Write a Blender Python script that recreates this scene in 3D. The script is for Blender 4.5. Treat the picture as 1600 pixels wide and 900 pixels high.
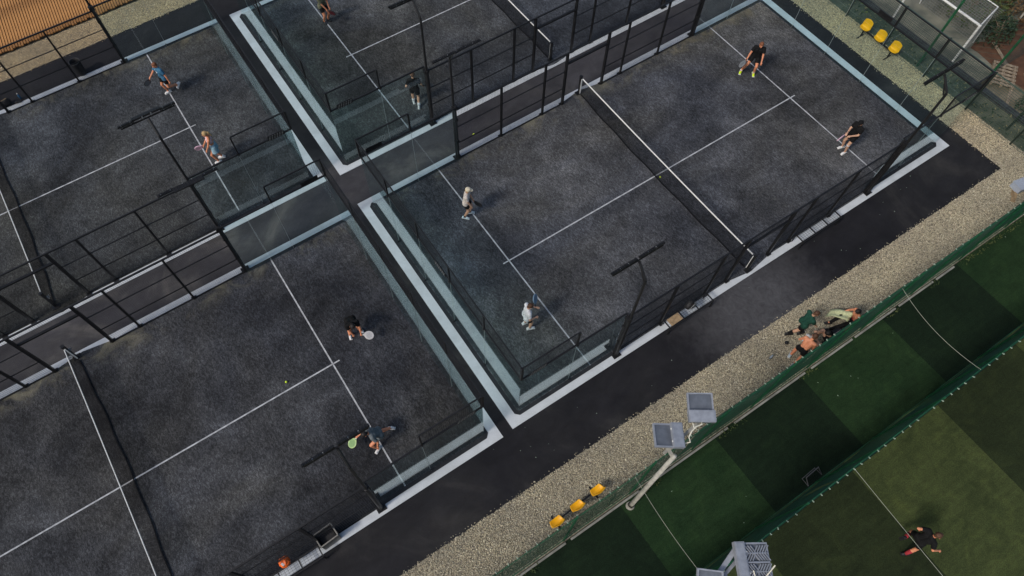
import bpy, bmesh, math, random
import numpy as np
from mathutils import Vector, Matrix, Euler
random.seed(7); RNG=np.random.default_rng(7)
sc=bpy.context.scene
for o in list(bpy.data.objects): bpy.data.objects.remove(o)
C=sc.collection
R=math.radians
# ------------------------------------------------------------------ camera
cd=bpy.data.cameras.new('camera'); cam=bpy.data.objects.new('camera',cd); C.objects.link(cam)
cam.location=(-14.362,-10.2985,21.8227); cam.rotation_mode='XYZ'
cam.rotation_euler=(0.471618,0.01417,-0.578616)
cd.sensor_fit='HORIZONTAL'; cd.sensor_width=36.0; cd.lens=36.0*1085.757/1600.0
cd.shift_x=0.0267127; cd.shift_y=0.0107556
cd.clip_start=0.1; cd.clip_end=2000
sc.camera=cam
# ------------------------------------------------------------------ light
SUN_EL=R(44); SUN_DIR=Vector((0.99,0.10,0)).normalized()      # the way the light travels over the ground
w=bpy.data.worlds.new('World'); sc.world=w; w.use_nodes=True
nt=w.node_tree; nt.nodes.clear()
out=nt.nodes.new('ShaderNodeOutputWorld'); bg=nt.nodes.new('ShaderNodeBackground'); sky=nt.nodes.new('ShaderNodeTexSky')
sky.sky_type='NISHITA'; sky.sun_disc=False; sky.sun_elevation=SUN_EL
frm=-SUN_DIR; sky.sun_rotation=math.atan2(frm.x,frm.y); sky.dust_density=3.0; sky.ozone_density=1.0; sky.air_density=1.2
bg.inputs['Strength'].default_value=0.12
nt.links.new(sky.outputs[0],bg.inputs[0]); nt.links.new(bg.outputs[0],out.inputs[0])
sd=bpy.data.lights.new('sun','SUN'); sun=bpy.data.objects.new('sun',sd); C.objects.link(sun)
sd.energy=2.0; sd.angle=R(9); sd.color=(1.0,0.95,0.88)
d=Vector((SUN_DIR.x*math.cos(SUN_EL),SUN_DIR.y*math.cos(SUN_EL),-math.sin(SUN_EL)))
sun.rotation_euler=d.to_track_quat('-Z','Y').to_euler(); sun.location=(0,0,40)
sc.view_settings.view_transform='Standard'; sc.view_settings.look='None'
sc.view_settings.exposure=0.0; sc.view_settings.gamma=1
sc.render.engine='CYCLES'
sc.cycles.max_bounces=8; sc.cycles.transparent_max_bounces=24; sc.cycles.glossy_bounces=4; sc.cycles.caustics_reflective=False
# ------------------------------------------------------------------ materials
MATS={}
def mat(name,col,rough=0.6,metal=0.0,var=0.0,scale=20.0,bump=0.0,bscale=60.0,spec=0.4,stretch=None,col2=None,detail=4.0,lo=0.35,hi=0.65,cover=1.0,dots=None):
    """principled surface: colour mottled between col and col2 (or darker/lighter col by var), fine bump"""
    if name in MATS: return MATS[name]
    m=bpy.data.materials.new(name); m.use_nodes=True; n=m.node_tree; b=n.nodes['Principled BSDF']
    b.inputs['Roughness'].default_value=rough; b.inputs['Metallic'].default_value=metal
    b.inputs['Specular IOR Level'].default_value=spec
    tc=n.nodes.new('ShaderNodeTexCoord'); mp=n.nodes.new('ShaderNodeMapping'); n.links.new(tc.outputs['Object'],mp.inputs[0])
    if stretch: mp.inputs['Scale'].default_value=stretch
    c=(*col,1)
    if var or col2:
        ns=n.nodes.new('ShaderNodeTexNoise'); ns.inputs['Scale'].default_value=scale; ns.inputs['Detail'].default_value=detail
        n.links.new(mp.outputs[0],ns.inputs['Vector'])
        r=n.nodes.new('ShaderNodeValToRGB'); r.color_ramp.elements[0].position=lo; r.color_ramp.elements[1].position=hi
        if col2: c1,c2=c,(*col2,1)
        else: c1=(*[v*(1-var) for v in col],1); c2=(*[min(1,v*(1+var)) for v in col],1)
        r.color_ramp.elements[0].color=c1; r.color_ramp.elements[1].color=c2
        n.links.new(ns.outputs[0],r.inputs[0]); n.links.new(r.outputs[0],b.inputs['Base Color'])
    else: b.inputs['Base Color'].default_value=c
    if bump:
        nb=n.nodes.new('ShaderNodeTexNoise'); nb.inputs['Scale'].default_value=bscale; nb.inputs['Detail'].default_value=3
        n.links.new(mp.outputs[0],nb.inputs['Vector'])
        bp=n.nodes.new('ShaderNodeBump'); bp.inputs['Strength'].default_value=bump; bp.inputs['Distance'].default_value=0.01
        n.links.new(nb.outputs[0],bp.inputs['Height']); n.links.new(bp.outputs[0],b.inputs['Normal'])
    MATS[name]=m; return m
def ramp(n,pts):
    r=n.nodes.new('ShaderNodeValToRGB'); e=r.color_ramp.elements
    while len(e)<len(pts): e.new(0.5)
    for i,(p,c) in enumerate(pts): e[i].position=p; e[i].color=(*c,1) if len(c)==3 else c
    return r
def noise(n,vec,scale,detail=4,rough=0.55,dist=0.0):
    t=n.nodes.new('ShaderNodeTexNoise'); t.inputs['Scale'].default_value=scale; t.inputs['Detail'].default_value=detail
    t.inputs['Roughness'].default_value=rough; t.inputs['Distortion'].default_value=dist
    n.links.new(vec,t.inputs['Vector']); return t
def mapping(n,vec,scale=(1,1,1),rot=(0,0,0),loc=(0,0,0)):
    m=n.nodes.new('ShaderNodeMapping'); m.inputs['Scale'].default_value=scale; m.inputs['Rotation'].default_value=rot; m.inputs['Location'].default_value=loc
    n.links.new(vec,m.inputs[0]); return m.outputs[0]
def mix(n,a,b,f,mode='MIX',fac=None):
    m=n.nodes.new('ShaderNodeMix'); m.data_type='RGBA'; m.blend_type=mode
    for s,v in ((0,f),(6,a),(7,b)):
        if isinstance(v,(int,float)): m.inputs[s].default_value=v
        elif isinstance(v,tuple): m.inputs[s].default_value=(*v,1)
        else: n.links.new(v,m.inputs[s])
    return m.outputs[2]
def newmat(name):
    m=bpy.data.materials.new(name); m.use_nodes=True; MATS[name]=m
    n=m.node_tree; b=n.nodes['Principled BSDF']; g=n.nodes.new('ShaderNodeNewGeometry'); return m,n,b,g.outputs['Position']
def addbump(n,b,h,strength,dist=0.01):
    bp=n.nodes.new('ShaderNodeBump'); bp.inputs['Strength'].default_value=strength; bp.inputs['Distance'].default_value=dist
    n.links.new(h,bp.inputs['Height']); n.links.new(bp.outputs[0],b.inputs['Normal'])

def turf_mat(name,dark,light,sand,offset,amount=0.5,far=0.0):
    # black sanded padel turf: worn sandy patches, scuffs, fibre direction in the pile
    m,n,b,pos=newmat(name)
    p=mapping(n,pos,loc=offset)
    big=noise(n,p,0.17,5,0.6,0.8); mid=noise(n,p,1.1,6,0.65,0.5)
    fib=noise(n,mapping(n,p,scale=(17,8,1),rot=(0,0,0.5)),1.0,4,0.7,1.2); spk=noise(n,p,42,3,0.8)
    scuff=noise(n,mapping(n,p,scale=(3.0,7.5,1),rot=(0,0,-0.7)),1.0,5,0.75,2.0)
    r1=ramp(n,[(0.34,tuple(v*1.25 for v in dark)),(0.66,tuple(v*1.9 for v in light))]); n.links.new(big.outputs[0],r1.inputs[0])
    r2=ramp(n,[(0.33,(0.72,)*3),(0.7,(1.3,)*3)]); n.links.new(mid.outputs[0],r2.inputs[0])
    c=mix(n,r1.outputs[0],r2.outputs[0],0.8,'MULTIPLY')
    r3=ramp(n,[(0.38,(0.34,)*3),(0.5,(0.92,)*3),(0.62,(2.2,)*3)]); n.links.new(fib.outputs[0],r3.inputs[0])
    c=mix(n,c,r3.outputs[0],0.62,'MULTIPLY')
    r4=ramp(n,[(0.35,(0.5,)*3),(0.5,(1,)*3),(0.66,(1.7,)*3)]); n.links.new(spk.outputs[0],r4.inputs[0])
    c=mix(n,c,r4.outputs[0],0.75,'MULTIPLY')
    r5=ramp(n,[(0.5,(0,)*3),(0.74,(1,)*3)]); n.links.new(scuff.outputs[0],r5.inputs[0])
    big2=noise(n,mapping(n,pos,loc=(offset[0]+30,offset[1]+9,0)),0.33,4,0.6,0.6); r6=ramp(n,[(0.45,(0,)*3),(0.66,(1,)*3)]); n.links.new(big2.outputs[0],r6.inputs[0])
    f=n.nodes.new('ShaderNodeMath'); f.operation='MULTIPLY'; n.links.new(r5.outputs[0],f.inputs[0]); n.links.new(r6.outputs[0],f.inputs[1])
    f2=n.nodes.new('ShaderNodeMath'); f2.operation='MULTIPLY'; n.links.new(f.outputs[0],f2.inputs[0]); f2.inputs[1].default_value=amount
    c=mix(n,c,sand,f2.outputs[0])
    # pale sand washed up along the far edge of the court
    sy=n.nodes.new('ShaderNodeSeparateXYZ'); n.links.new(pos,sy.inputs[0]); me_=n.nodes.new('ShaderNodeMapRange'); n.links.new(sy.outputs['Y'],me_.inputs[0]); me_.inputs[1].default_value=far-0.75; me_.inputs[2].default_value=far
    en=noise(n,p,0.8,6,0.7,0.8); er_=ramp(n,[(0.47,(0,)*3),(0.62,(1,)*3)]); n.links.new(en.outputs[0],er_.inputs[0])
    ef=n.nodes.new('ShaderNodeMath'); ef.operation='MULTIPLY'; n.links.new(me_.outputs[0],ef.inputs[0]); n.links.new(er_.outputs[0],ef.inputs[1])
    c=mix(n,c,mix(n,(0.155,0.145,0.105),r4.outputs[0],0.6,'MULTIPLY'),mixf(n,ef.outputs[0],0.75))
    hue=noise(n,mapping(n,pos,loc=(offset[1],offset[0]+17,0)),0.12,4,0.6,0.7); rh=ramp(n,[(0.36,(0.93,0.98,1.09)),(0.5,(1,1,1)),(0.64,(1.09,1.04,0.90))]); n.links.new(hue.outputs[0],rh.inputs[0])
    c=mix(n,c,rh.outputs[0],0.85,'MULTIPLY'); c=mix(n,c,(1.01,1.0,1.0),1.0,'MULTIPLY')
    cl=noise(n,mapping(n,pos,loc=(offset[1]+5,-offset[0],0)),0.42,6,0.62,1.2); rc=ramp(n,[(0.36,(0.66,)*3),(0.52,(1.0,)*3),(0.68,(1.45,)*3)]); n.links.new(cl.outputs[0],rc.inputs[0])
    c=mix(n,c,rc.outputs[0],0.85,'MULTIPLY')
    n.links.new(c,b.inputs['Base Color']); b.inputs['Roughness'].default_value=0.95; b.inputs['Specular IOR Level'].default_value=0.12
    addbump(n,b,spk.outputs[0],0.5,0.008); return m
def asphalt_mat():
    m,n,b,pos=newmat('asphalt')
    big=noise(n,pos,0.22,6,0.62,1.0); fine=noise(n,pos,55,3,0.8); st=noise(n,mapping(n,pos,scale=(1,1.6,1)),0.9,7,0.7,0.6)
    r=ramp(n,[(0.36,(0.0095,0.0095,0.0125)),(0.55,(0.016,0.0158,0.0180)),(0.74,(0.040,0.038,0.037))]); n.links.new(big.outputs[0],r.inputs[0])
    r2=ramp(n,[(0.3,(0.7,)*3),(0.7,(1.4,)*3)]); n.links.new(st.outputs[0],r2.inputs[0])
    r3=ramp(n,[(0.35,(0.6,)*3),(0.68,(1.55,)*3)]); n.links.new(fine.outputs[0],r3.inputs[0])
    c=mix(n,r.outputs[0],r2.outputs[0],0.85,'MULTIPLY'); c=mix(n,c,r3.outputs[0],0.7,'MULTIPLY')
    # dusty grey patch walked out of the gate and pale dry spill marks
    gr=n.nodes.new('ShaderNodeVectorMath'); gr.operation='DISTANCE'; n.links.new(mapping(n,pos,scale=(0.45,0.6,0.5)),gr.inputs[0]); gr.inputs[1].default_value=(-0.35,-3.75,0)
    nz=noise(n,pos,1.6,6,0.7,0.5)
    ad=n.nodes.new('ShaderNodeMath'); ad.operation='MULTIPLY_ADD'; n.links.new(nz.outputs[0],ad.inputs[0]); ad.inputs[1].default_value=-1.0; n.links.new(gr.outputs['Value'],ad.inputs[2])
    rr=ramp(n,[(0.0,(1,)*3),(1.0,(0,)*3)]); n.links.new(ad.outputs[0],rr.inputs[0])
    dn=noise(n,mapping(n,pos,scale=(1.2,1,1),loc=(5,3,0)),2.6,8,0.72,1.5); dr=ramp(n,[(0.34,(0.5,)*3),(0.66,(1,)*3)]); n.links.new(dn.outputs[0],dr.inputs[0])
    df=n.nodes.new('ShaderNodeMath'); df.operation='MULTIPLY'; n.links.new(rr.outputs[0],df.inputs[0]); n.links.new(dr.outputs[0],df.inputs[1])
    c=mix(n,c,(0.085,0.085,0.092),mixf(n,df.outputs[0],0.95))
    sp=noise(n,mapping(n,pos,scale=(1,1,1),rot=(0,0,0.6)),3.3,7,0.75,3.0); spr=ramp(n,[(0.62,(0,)*3),(0.78,(1,)*3)]); n.links.new(sp.outputs[0],spr.inputs[0]); c=mix(n,c,(0.055,0.053,0.05),mixf(n,spr.outputs[0],0.5))
    # older brown worn asphalt between the courts
    sx=n.nodes.new('ShaderNodeSeparateXYZ'); n.links.new(pos,sx.inputs[0])
    mr=n.nodes.new('ShaderNodeMapRange'); n.links.new(sx.outputs['Y'],mr.inputs[0]); mr.inputs[1].default_value=4.4; mr.inputs[2].default_value=5.6
    mr2=n.nodes.new('ShaderNodeMapRange'); n.links.new(sx.outputs['Y'],mr2.inputs[0]); mr2.inputs[1].default_value=8.5; mr2.inputs[2].default_value=7.0
    mm=n.nodes.new('ShaderNodeMath'); mm.operation='MULTIPLY'; n.links.new(mr.outputs[0],mm.inputs[0]); n.links.new(mr2.outputs[0],mm.inputs[1])
    mr3=n.nodes.new('ShaderNodeMapRange'); n.links.new(sx.outputs['X'],mr3.inputs[0]); mr3.inputs[1].default_value=10.9; mr3.inputs[2].default_value=9.6
    mr=n.nodes.new('ShaderNodeMath'); mr.operation='MULTIPLY'; n.links.new(mm.outputs[0],mr.inputs[0]); n.links.new(mr3.outputs[0],mr.inputs[1])
    c=mix(n,c,mix(n,c,(3.2,3.12,2.95),1.0,'MULTIPLY'),mr.outputs[0])
    n.links.new(c,b.inputs['Base Color']); b.inputs['Roughness'].default_value=0.82; b.inputs['Specular IOR Level'].default_value=0.2
    addbump(n,b,fine.outputs[0],0.6,0.006); return m
def mixf(n,a,k):
    f=n.nodes.new('ShaderNodeMath'); f.operation='MULTIPLY'; n.links.new(a,f.inputs[0]); f.inputs[1].default_value=k; return f.outputs[0]
def concrete_mat():
    m,n,b,pos=newmat('painted_concrete')
    a=noise(n,pos,1.3,6,0.65,0.6); s=noise(n,pos,5.5,5,0.7,1.0); f=noise(n,pos,60,3,0.7)
    r=ramp(n,[(0.3,(0.455,0.48,0.50)),(0.6,(0.57,0.60,0.63))]); n.links.new(a.outputs[0],r.inputs[0])
    r2=ramp(n,[(0.66,(0,)*3),(0.78,(1,)*3)]); n.links.new(s.outputs[0],r2.inputs[0])
    c=mix(n,r.outputs[0],(0.34,0.27,0.21),mixf(n,r2.outputs[0],0.55))
    r3=ramp(n,[(0.3,(0.85,)*3),(0.7,(1.12,)*3)]); n.links.new(f.outputs[0],r3.inputs[0]); c=mix(n,c,r3.outputs[0],0.8,'MULTIPLY')
    n.links.new(c,b.inputs['Base Color']); b.inputs['Roughness'].default_value=0.7; addbump(n,b,f.outputs[0],0.3,0.004); return m
def gravel_ground_mat():
    m,n,b,pos=newmat('gravel_bed')
    v=n.nodes.new('ShaderNodeTexVoronoi'); v.inputs['Scale'].default_value=24; n.links.new(pos,v.inputs['Vector'])
    sep=n.nodes.new('ShaderNodeSeparateColor'); n.links.new(v.outputs['Color'],sep.inputs[0])
    r=ramp(n,[(0.0,(0.20,0.175,0.13)),(0.5,(0.34,0.30,0.23)),(1.0,(0.52,0.48,0.38))]); n.links.new(sep.outputs[0],r.inputs[0])
    r2=ramp(n,[(0.0,(1.1,)*3),(0.55,(0.45,)*3)]); n.links.new(v.outputs['Distance'],r2.inputs[0])
    c=mix(n,r.outputs[0],r2.outputs[0],0.8,'MULTIPLY'); n.links.new(c,b.inputs['Base Color']); b.inputs['Roughness'].default_value=0.9
    addbump(n,b,v.outputs['Distance'],-0.8,0.02); return m
def stone_mat():
    m,n,b,pos=newmat('gravel_stone')
    g=n.nodes.new('ShaderNodeNewGeometry')
    r=ramp(n,[(0.0,(0.28,0.25,0.185)),(0.4,(0.41,0.365,0.27)),(0.75,(0.50,0.455,0.345)),(0.94,(0.60,0.56,0.44)),(1.0,(0.78,0.74,0.62))]); n.links.new(g.outputs['Random Per Island'],r.inputs[0])
    patch=noise(n,pos,0.8,4,0.6); r2=ramp(n,[(0.35,(0.98,0.97,0.96)),(0.65,(1.28,1.25,1.17))]); n.links.new(patch.outputs[0],r2.inputs[0])
    # warmer, mossier stones towards the far side beds
    c=mix(n,r.outputs[0],r2.outputs[0],0.9,'MULTIPLY')
    sx=n.nodes.new('ShaderNodeSeparateXYZ'); n.links.new(pos,sx.inputs[0])
    mr=n.nodes.new('ShaderNodeMapRange'); n.links.new(sx.outputs['Y'],mr.inputs[0]); mr.inputs[1].default_value=-7.0; mr.inputs[2].default_value=-3.0
    c=mix(n,c,mix(n,c,(1.15,1.02,0.86),1.0,'MULTIPLY'),mr.outputs[0])
    n.links.new(c,b.inputs['Base Color']); b.inputs['Roughness'].default_value=0.85; return m
def grass_mat(name,c1,c2,sc_=60):
    m,n,b,pos=newmat(name)
    a=noise(n,pos,0.5,5,0.6,0.6); f=noise(n,mapping(n,pos,scale=(1,0.55,1),rot=(0,0,0.5)),sc_,4,0.75); st=noise(n,mapping(n,pos,scale=(0.6,6,1)),1.2,5,0.7)
    r=ramp(n,[(0.3,c1),(0.7,c2)]); n.links.new(a.outputs[0],r.inputs[0])
    r2=ramp(n,[(0.32,(0.45,)*3),(0.5,(0.95,)*3),(0.7,(1.9,)*3)]); n.links.new(f.outputs[0],r2.inputs[0])
    r3=ramp(n,[(0.3,(0.8,)*3),(0.7,(1.25,)*3)]); n.links.new(st.outputs[0],r3.inputs[0])
    c=mix(n,r.outputs[0],r2.outputs[0],0.8,'MULTIPLY'); c=mix(n,c,r3.outputs[0],0.8,'MULTIPLY')
    wr=noise(n,pos,1.7,7,0.7,1.2); wrr=ramp(n,[(0.3,(0.66,)*3),(0.5,(1,)*3),(0.72,(1.45,1.38,1.2))]); n.links.new(wr.outputs[0],wrr.inputs[0]); c=mix(n,c,wrr.outputs[0],0.8,'MULTIPLY')
    n.links.new(c,b.inputs['Base Color']); b.inputs['Roughness'].default_value=0.9; b.inputs['Specular IOR Level'].default_value=0.15
    addbump(n,b,f.outputs[0],0.7,0.02); return m
def glass_mat():
    m=bpy.data.materials.new('court_glass'); m.use_nodes=True; n=m.node_tree; n.nodes.clear(); MATS['glass']=m
    o=n.nodes.new('ShaderNodeOutputMaterial'); tr=n.nodes.new('ShaderNodeBsdfTransparent'); gl=n.nodes.new('ShaderNodeBsdfGlossy'); mx=n.nodes.new('ShaderNodeMixShader')
    tr.inputs[0].default_value=(0.91,0.98,0.985,1); gl.inputs['Roughness'].default_value=0.0; gl.inputs[0].default_value=(0.95,1.0,0.99,1)
    g=n.nodes.new('ShaderNodeNewGeometry'); dt=n.nodes.new('ShaderNodeVectorMath'); dt.operation='DOT_PRODUCT'
    n.links.new(g.outputs['Incoming'],dt.inputs[0]); n.links.new(g.outputs['True Normal'],dt.inputs[1])
    ab=n.nodes.new('ShaderNodeMath'); ab.operation='ABSOLUTE'; n.links.new(dt.outputs['Value'],ab.inputs[0])
    om=n.nodes.new('ShaderNodeMath'); om.operation='SUBTRACT'; om.inputs[0].default_value=1; n.links.new(ab.outputs[0],om.inputs[1])
    pw=n.nodes.new('ShaderNodeMath'); pw.operation='POWER'; n.links.new(om.outputs[0],pw.inputs[0]); pw.inputs[1].default_value=4.6
    ma=n.nodes.new('ShaderNodeMath'); ma.operation='MULTIPLY_ADD'; n.links.new(pw.outputs[0],ma.inputs[0]); ma.inputs[1].default_value=1.0; ma.inputs[2].default_value=0.045; ma.use_clamp=True
    n.links.new(ma.outputs[0],mx.inputs[0]); n.links.new(tr.outputs[0],mx.inputs[1]); n.links.new(gl.outputs[0],mx.inputs[2]); n.links.new(mx.outputs[0],o.inputs[0])
    return m
def screen_mat(name,col,opac):
    # knitted green windbreak: a fine open weave, see-through between threads
    m=bpy.data.materials.new(name); m.use_nodes=True; n=m.node_tree; b=n.nodes['Principled BSDF']; o=n.nodes['Material Output']; MATS[name]=m
    g=n.nodes.new('ShaderNodeNewGeometry'); pos=g.outputs['Position']
    a=noise(n,mapping(n,pos,scale=(0.5,1,1.6)),1.3,6,0.7,1.0); f=noise(n,mapping(n,pos,scale=(1,1,0.3)),60,2,0.6)
    r=ramp(n,[(0.3,tuple(v*0.55 for v in col)),(0.55,col),(0.75,tuple(v*1.7 for v in col))]); n.links.new(a.outputs[0],r.inputs[0])
    r2=ramp(n,[(0.3,(0.6,)*3),(0.7,(1.4,)*3)]); n.links.new(f.outputs[0],r2.inputs[0])
    n.links.new(mix(n,r.outputs[0],r2.outputs[0],0.8,'MULTIPLY'),b.inputs['Base Color']); b.inputs['Roughness'].default_value=0.75
    tr=n.nodes.new('ShaderNodeBsdfTransparent'); mx=n.nodes.new('ShaderNodeMixShader')
    r3=ramp(n,[(0.35,(opac*0.8,)*3),(0.65,(min(1,opac*1.15),)*3)]); n.links.new(noise(n,pos,2.2,5,0.6).outputs[0],r3.inputs[0])
    n.links.new(r3.outputs[0],mx.inputs[0]); n.links.new(tr.outputs[0],mx.inputs[1]); n.links.new(b.outputs[0],mx.inputs[2]); n.links.new(mx.outputs[0],o.inputs[0])
    return m
BLACK=mat('black_steel',(0.012,0.012,0.013),0.42,0.0,var=0.3,scale=9,spec=0.35)
WIRE=mat('black_wire',(0.010,0.010,0.011),0.5,spec=0.3)
STEEL=mat('galvanised_steel',(0.30,0.31,0.31),0.45,0.6,var=0.2,scale=14)
GLASS=glass_mat(); SEAL=mat('glass_seal',(0.30,0.36,0.36),0.4)
WHITE=mat('white_line_paint',(0.40,0.41,0.43),0.8,var=0.25,scale=7,bump=0.3,bscale=90)
TAPE=mat('net_tape',(0.72,0.72,0.70),0.7,var=0.08,scale=10)
NETM=mat('net_cord',(0.011,0.011,0.013),0.9,spec=0.1)
CONC=concrete_mat(); ASPH=asphalt_mat(); GRAV=gravel_ground_mat(); STONE=stone_mat()
TURF={'A':turf_mat('black_turf_a',(0.026,0.0275,0.031),(0.044,0.0455,0.049),(0.10,0.102,0.10),(3,5,0),0.75,4.9),
      'B':turf_mat('black_turf_b',(0.025,0.027,0.030),(0.042,0.0445,0.047),(0.09,0.092,0.09),(40,11,0),0.55,17.1),
      'C':turf_mat('black_turf_c',(0.0165,0.0173,0.0197),(0.030,0.031,0.033),(0.082,0.083,0.08),(-7,22,0),0.6,4.85),
      'D':turf_mat('black_turf_d',(0.0175,0.0189,0.0210),(0.032,0.034,0.035),(0.08,0.08,0.075),(14,-31,0),0.5,17.25)}
EDGE=mat('edge_bitumen',(0.0085,0.010,0.0135),0.8,col2=(0.020,0.022,0.026),scale=3,detail=8,bump=0.4,bscale=50)
# ------------------------------------------------------------------ mesh helpers
class MB:
    def __init__(s): s.v=[]; s.f=[]
    def add(s,vs,fs):
        k=len(s.v); s.v+= [tuple(v) for v in vs]; s.f+=[tuple(i+k for i in f) for f in fs]; return s
    def box(s,c,d,rot=None,bev=0):
        x,y,z=[q/2 for q in d]
        vs=[Vector((a*x,b*y,e*z)) for a in (-1,1) for b in (-1,1) for e in (-1,1)]
        if rot is not None: vs=[rot@v for v in vs]
        return s.add([v+Vector(c) for v in vs],[(0,1,3,2),(4,6,7,5),(0,4,5,1),(2,3,7,6),(0,2,6,4),(1,5,7,3)])
    def bar(s,a,b,w,h=None):
        a=Vector(a);b=Vector(b);h=h or w;d=(b-a); L=d.length
        if L<1e-6: return s
        q=d.to_track_quat('X','Z').to_matrix()
        return s.box((a+b)/2,(L,w,h),q)
    def tube(s,pts,r,n=8,cap=True):
        pts=[Vector(p) for p in pts]; rs=r if isinstance(r,(list,tuple)) else [r]*len(pts); rings=[]
        for i,p in enumerate(pts):
            t=(pts[min(i+1,len(pts)-1)]-pts[max(i-1,0)]).normalized()
            u=t.cross(Vector((0,0,1))); 
            if u.length<1e-3: u=t.cross(Vector((0,1,0)))
            u.normalize(); v=t.cross(u)
            rings.append([p+(u*math.cos(2*math.pi*k/n)+v*math.sin(2*math.pi*k/n))*rs[i] for k in range(n)])
        vs=[q for rg in rings for q in rg]; fs=[]
        for i in range(len(pts)-1):
            for k in range(n):
                a=i*n+k;b=i*n+(k+1)%n; fs.append((a,b,b+n,a+n))
        if cap: fs.append(tuple(range(n))[::-1]); fs.append(tuple((len(pts)-1)*n+k for k in range(n)))
        return s.add(vs,fs)
    def lathe(s,prof,c=(0,0,0),n=20):
        vs=[(c[0]+r*math.cos(2*math.pi*k/n),c[1]+r*math.sin(2*math.pi*k/n),c[2]+z) for r,z in prof for k in range(n)]; fs=[]
        for i in range(len(prof)-1):
            for k in range(n):
                a=i*n+k;b=i*n+(k+1)%n; fs.append((a,b,b+n,a+n))
        return s.add(vs,fs)
    def ball(s,c,r,n=10,m=7):
        rx,ry,rz=r if isinstance(r,(tuple,list)) else (r,r,r)
        vs=[(c[0],c[1],c[2]-rz)];fs=[]
        for i in range(1,m):
            a=-math.pi/2+math.pi*i/m
            for k in range(n): vs.append((c[0]+rx*math.cos(a)*math.cos(2*math.pi*k/n),c[1]+ry*math.cos(a)*math.sin(2*math.pi*k/n),c[2]+rz*math.sin(a)))
        vs.append((c[0],c[1],c[2]+rz)); T=len(vs)-1
        for k in range(n): fs.append((0,1+(k+1)%n,1+k)); fs.append((T,T-n+k,T-n+(k+1)%n))
        for i in range(m-2):
            for k in range(n):
                a=1+i*n+k;b=1+i*n+(k+1)%n; fs.append((a,b,b+n,a+n))
        return s.add(vs,fs)
    def poly(s,pts,z=0.0,h=0.0):
        n=len(pts)
        if not h: return s.add([(x,y,z) for x,y in pts],[tuple(range(n))])
        return s.add([(x,y,z) for x,y in pts]+[(x,y,z+h) for x,y in pts],[tuple(range(n))[::-1],tuple(range(n,2*n))]+[(i,(i+1)%n,(i+1)%n+n,i+n) for i in range(n)])
    def mesh(s,name,m,smooth=False):
        me=bpy.data.meshes.new(name); me.from_pydata(s.v,[],s.f); me.materials.append(m)
        if smooth: me.polygons.foreach_set('use_smooth',[True]*len(me.polygons))
        me.update(); return me
def link(name,me,parent=None,loc=(0,0,0),rot=(0,0,0)):
    o=bpy.data.objects.new(name,me); C.objects.link(o); o.location=loc; o.rotation_euler=rot
    if parent: o.parent=parent
    return o
def part(name,mb,m,parent=None,loc=(0,0,0),rot=(0,0,0),smooth=False): return link(name,mb.mesh(name,m,smooth),parent,loc,rot)
def bevel(o,w=0.01,seg=2):
    md=o.modifiers.new('bevel','BEVEL'); md.width=w; md.segments=seg; md.limit_method='ANGLE'; return o
def tag(o,label=None,cat=None,group=None,kind=None):
    if label: o['label']=label
    if cat: o['category']=cat
    if group: o['group']=group
    if kind: o['kind']=kind
    return o
def thing(name,label,cat,loc=(0,0,0),rz=0,group=None):
    o=bpy.data.objects.new(name,None); C.objects.link(o); o.location=loc; o.rotation_euler=(0,0,rz); o.empty_display_size=0.2
    return tag(o,label,cat,group)
def setting(name,mb,m): return tag(part(name,mb,m),kind='structure')
# ------------------------------------------------------------------ the ground
def rect(x0,x1,y0,y1): return [(x0,y0),(x1,y0),(x1,y1),(x0,y1)]
DRY=mat('dry_ground',(0.085,0.078,0.058),0.95,col2=(0.16,0.145,0.105),scale=1.2,bump=0.8,bscale=30,detail=8)
setting('ground',MB().poly(rect(-400,400,-400,400),-0.02),DRY)
def wobble_edge(x0,x1,y0,y1,amp=0.035,step=0.22,sides='SENW'):
    pts=[]
    def run(a,b,on,ax):
        n=max(2,int(abs(b[0]-a[0]+b[1]-a[1])/step))
        for i in range(n):
            t=i/n; p=[a[0]+(b[0]-a[0])*t,a[1]+(b[1]-a[1])*t]
            if on and i: p[ax]+=random.uniform(-amp,amp)
            pts.append(tuple(p))
    run((x0,y0),(x1,y0),'S' in sides,1); run((x1,y0),(x1,y1),'E' in sides,0); run((x1,y1),(x0,y1),'N' in sides,1); run((x0,y1),(x0,y0),'W' in sides,0)
    return pts
setting('gravel_bed',MB().poly(wobble_edge(-60,12.52,-8.93,20.72,0.05,0.25,'EN'),-0.012),GRAV)
setting('asphalt_path',MB().poly(wobble_edge(-60,11.12,-7.08,19.2,0.03,0.17,'SEN'),0.0),ASPH)
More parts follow.
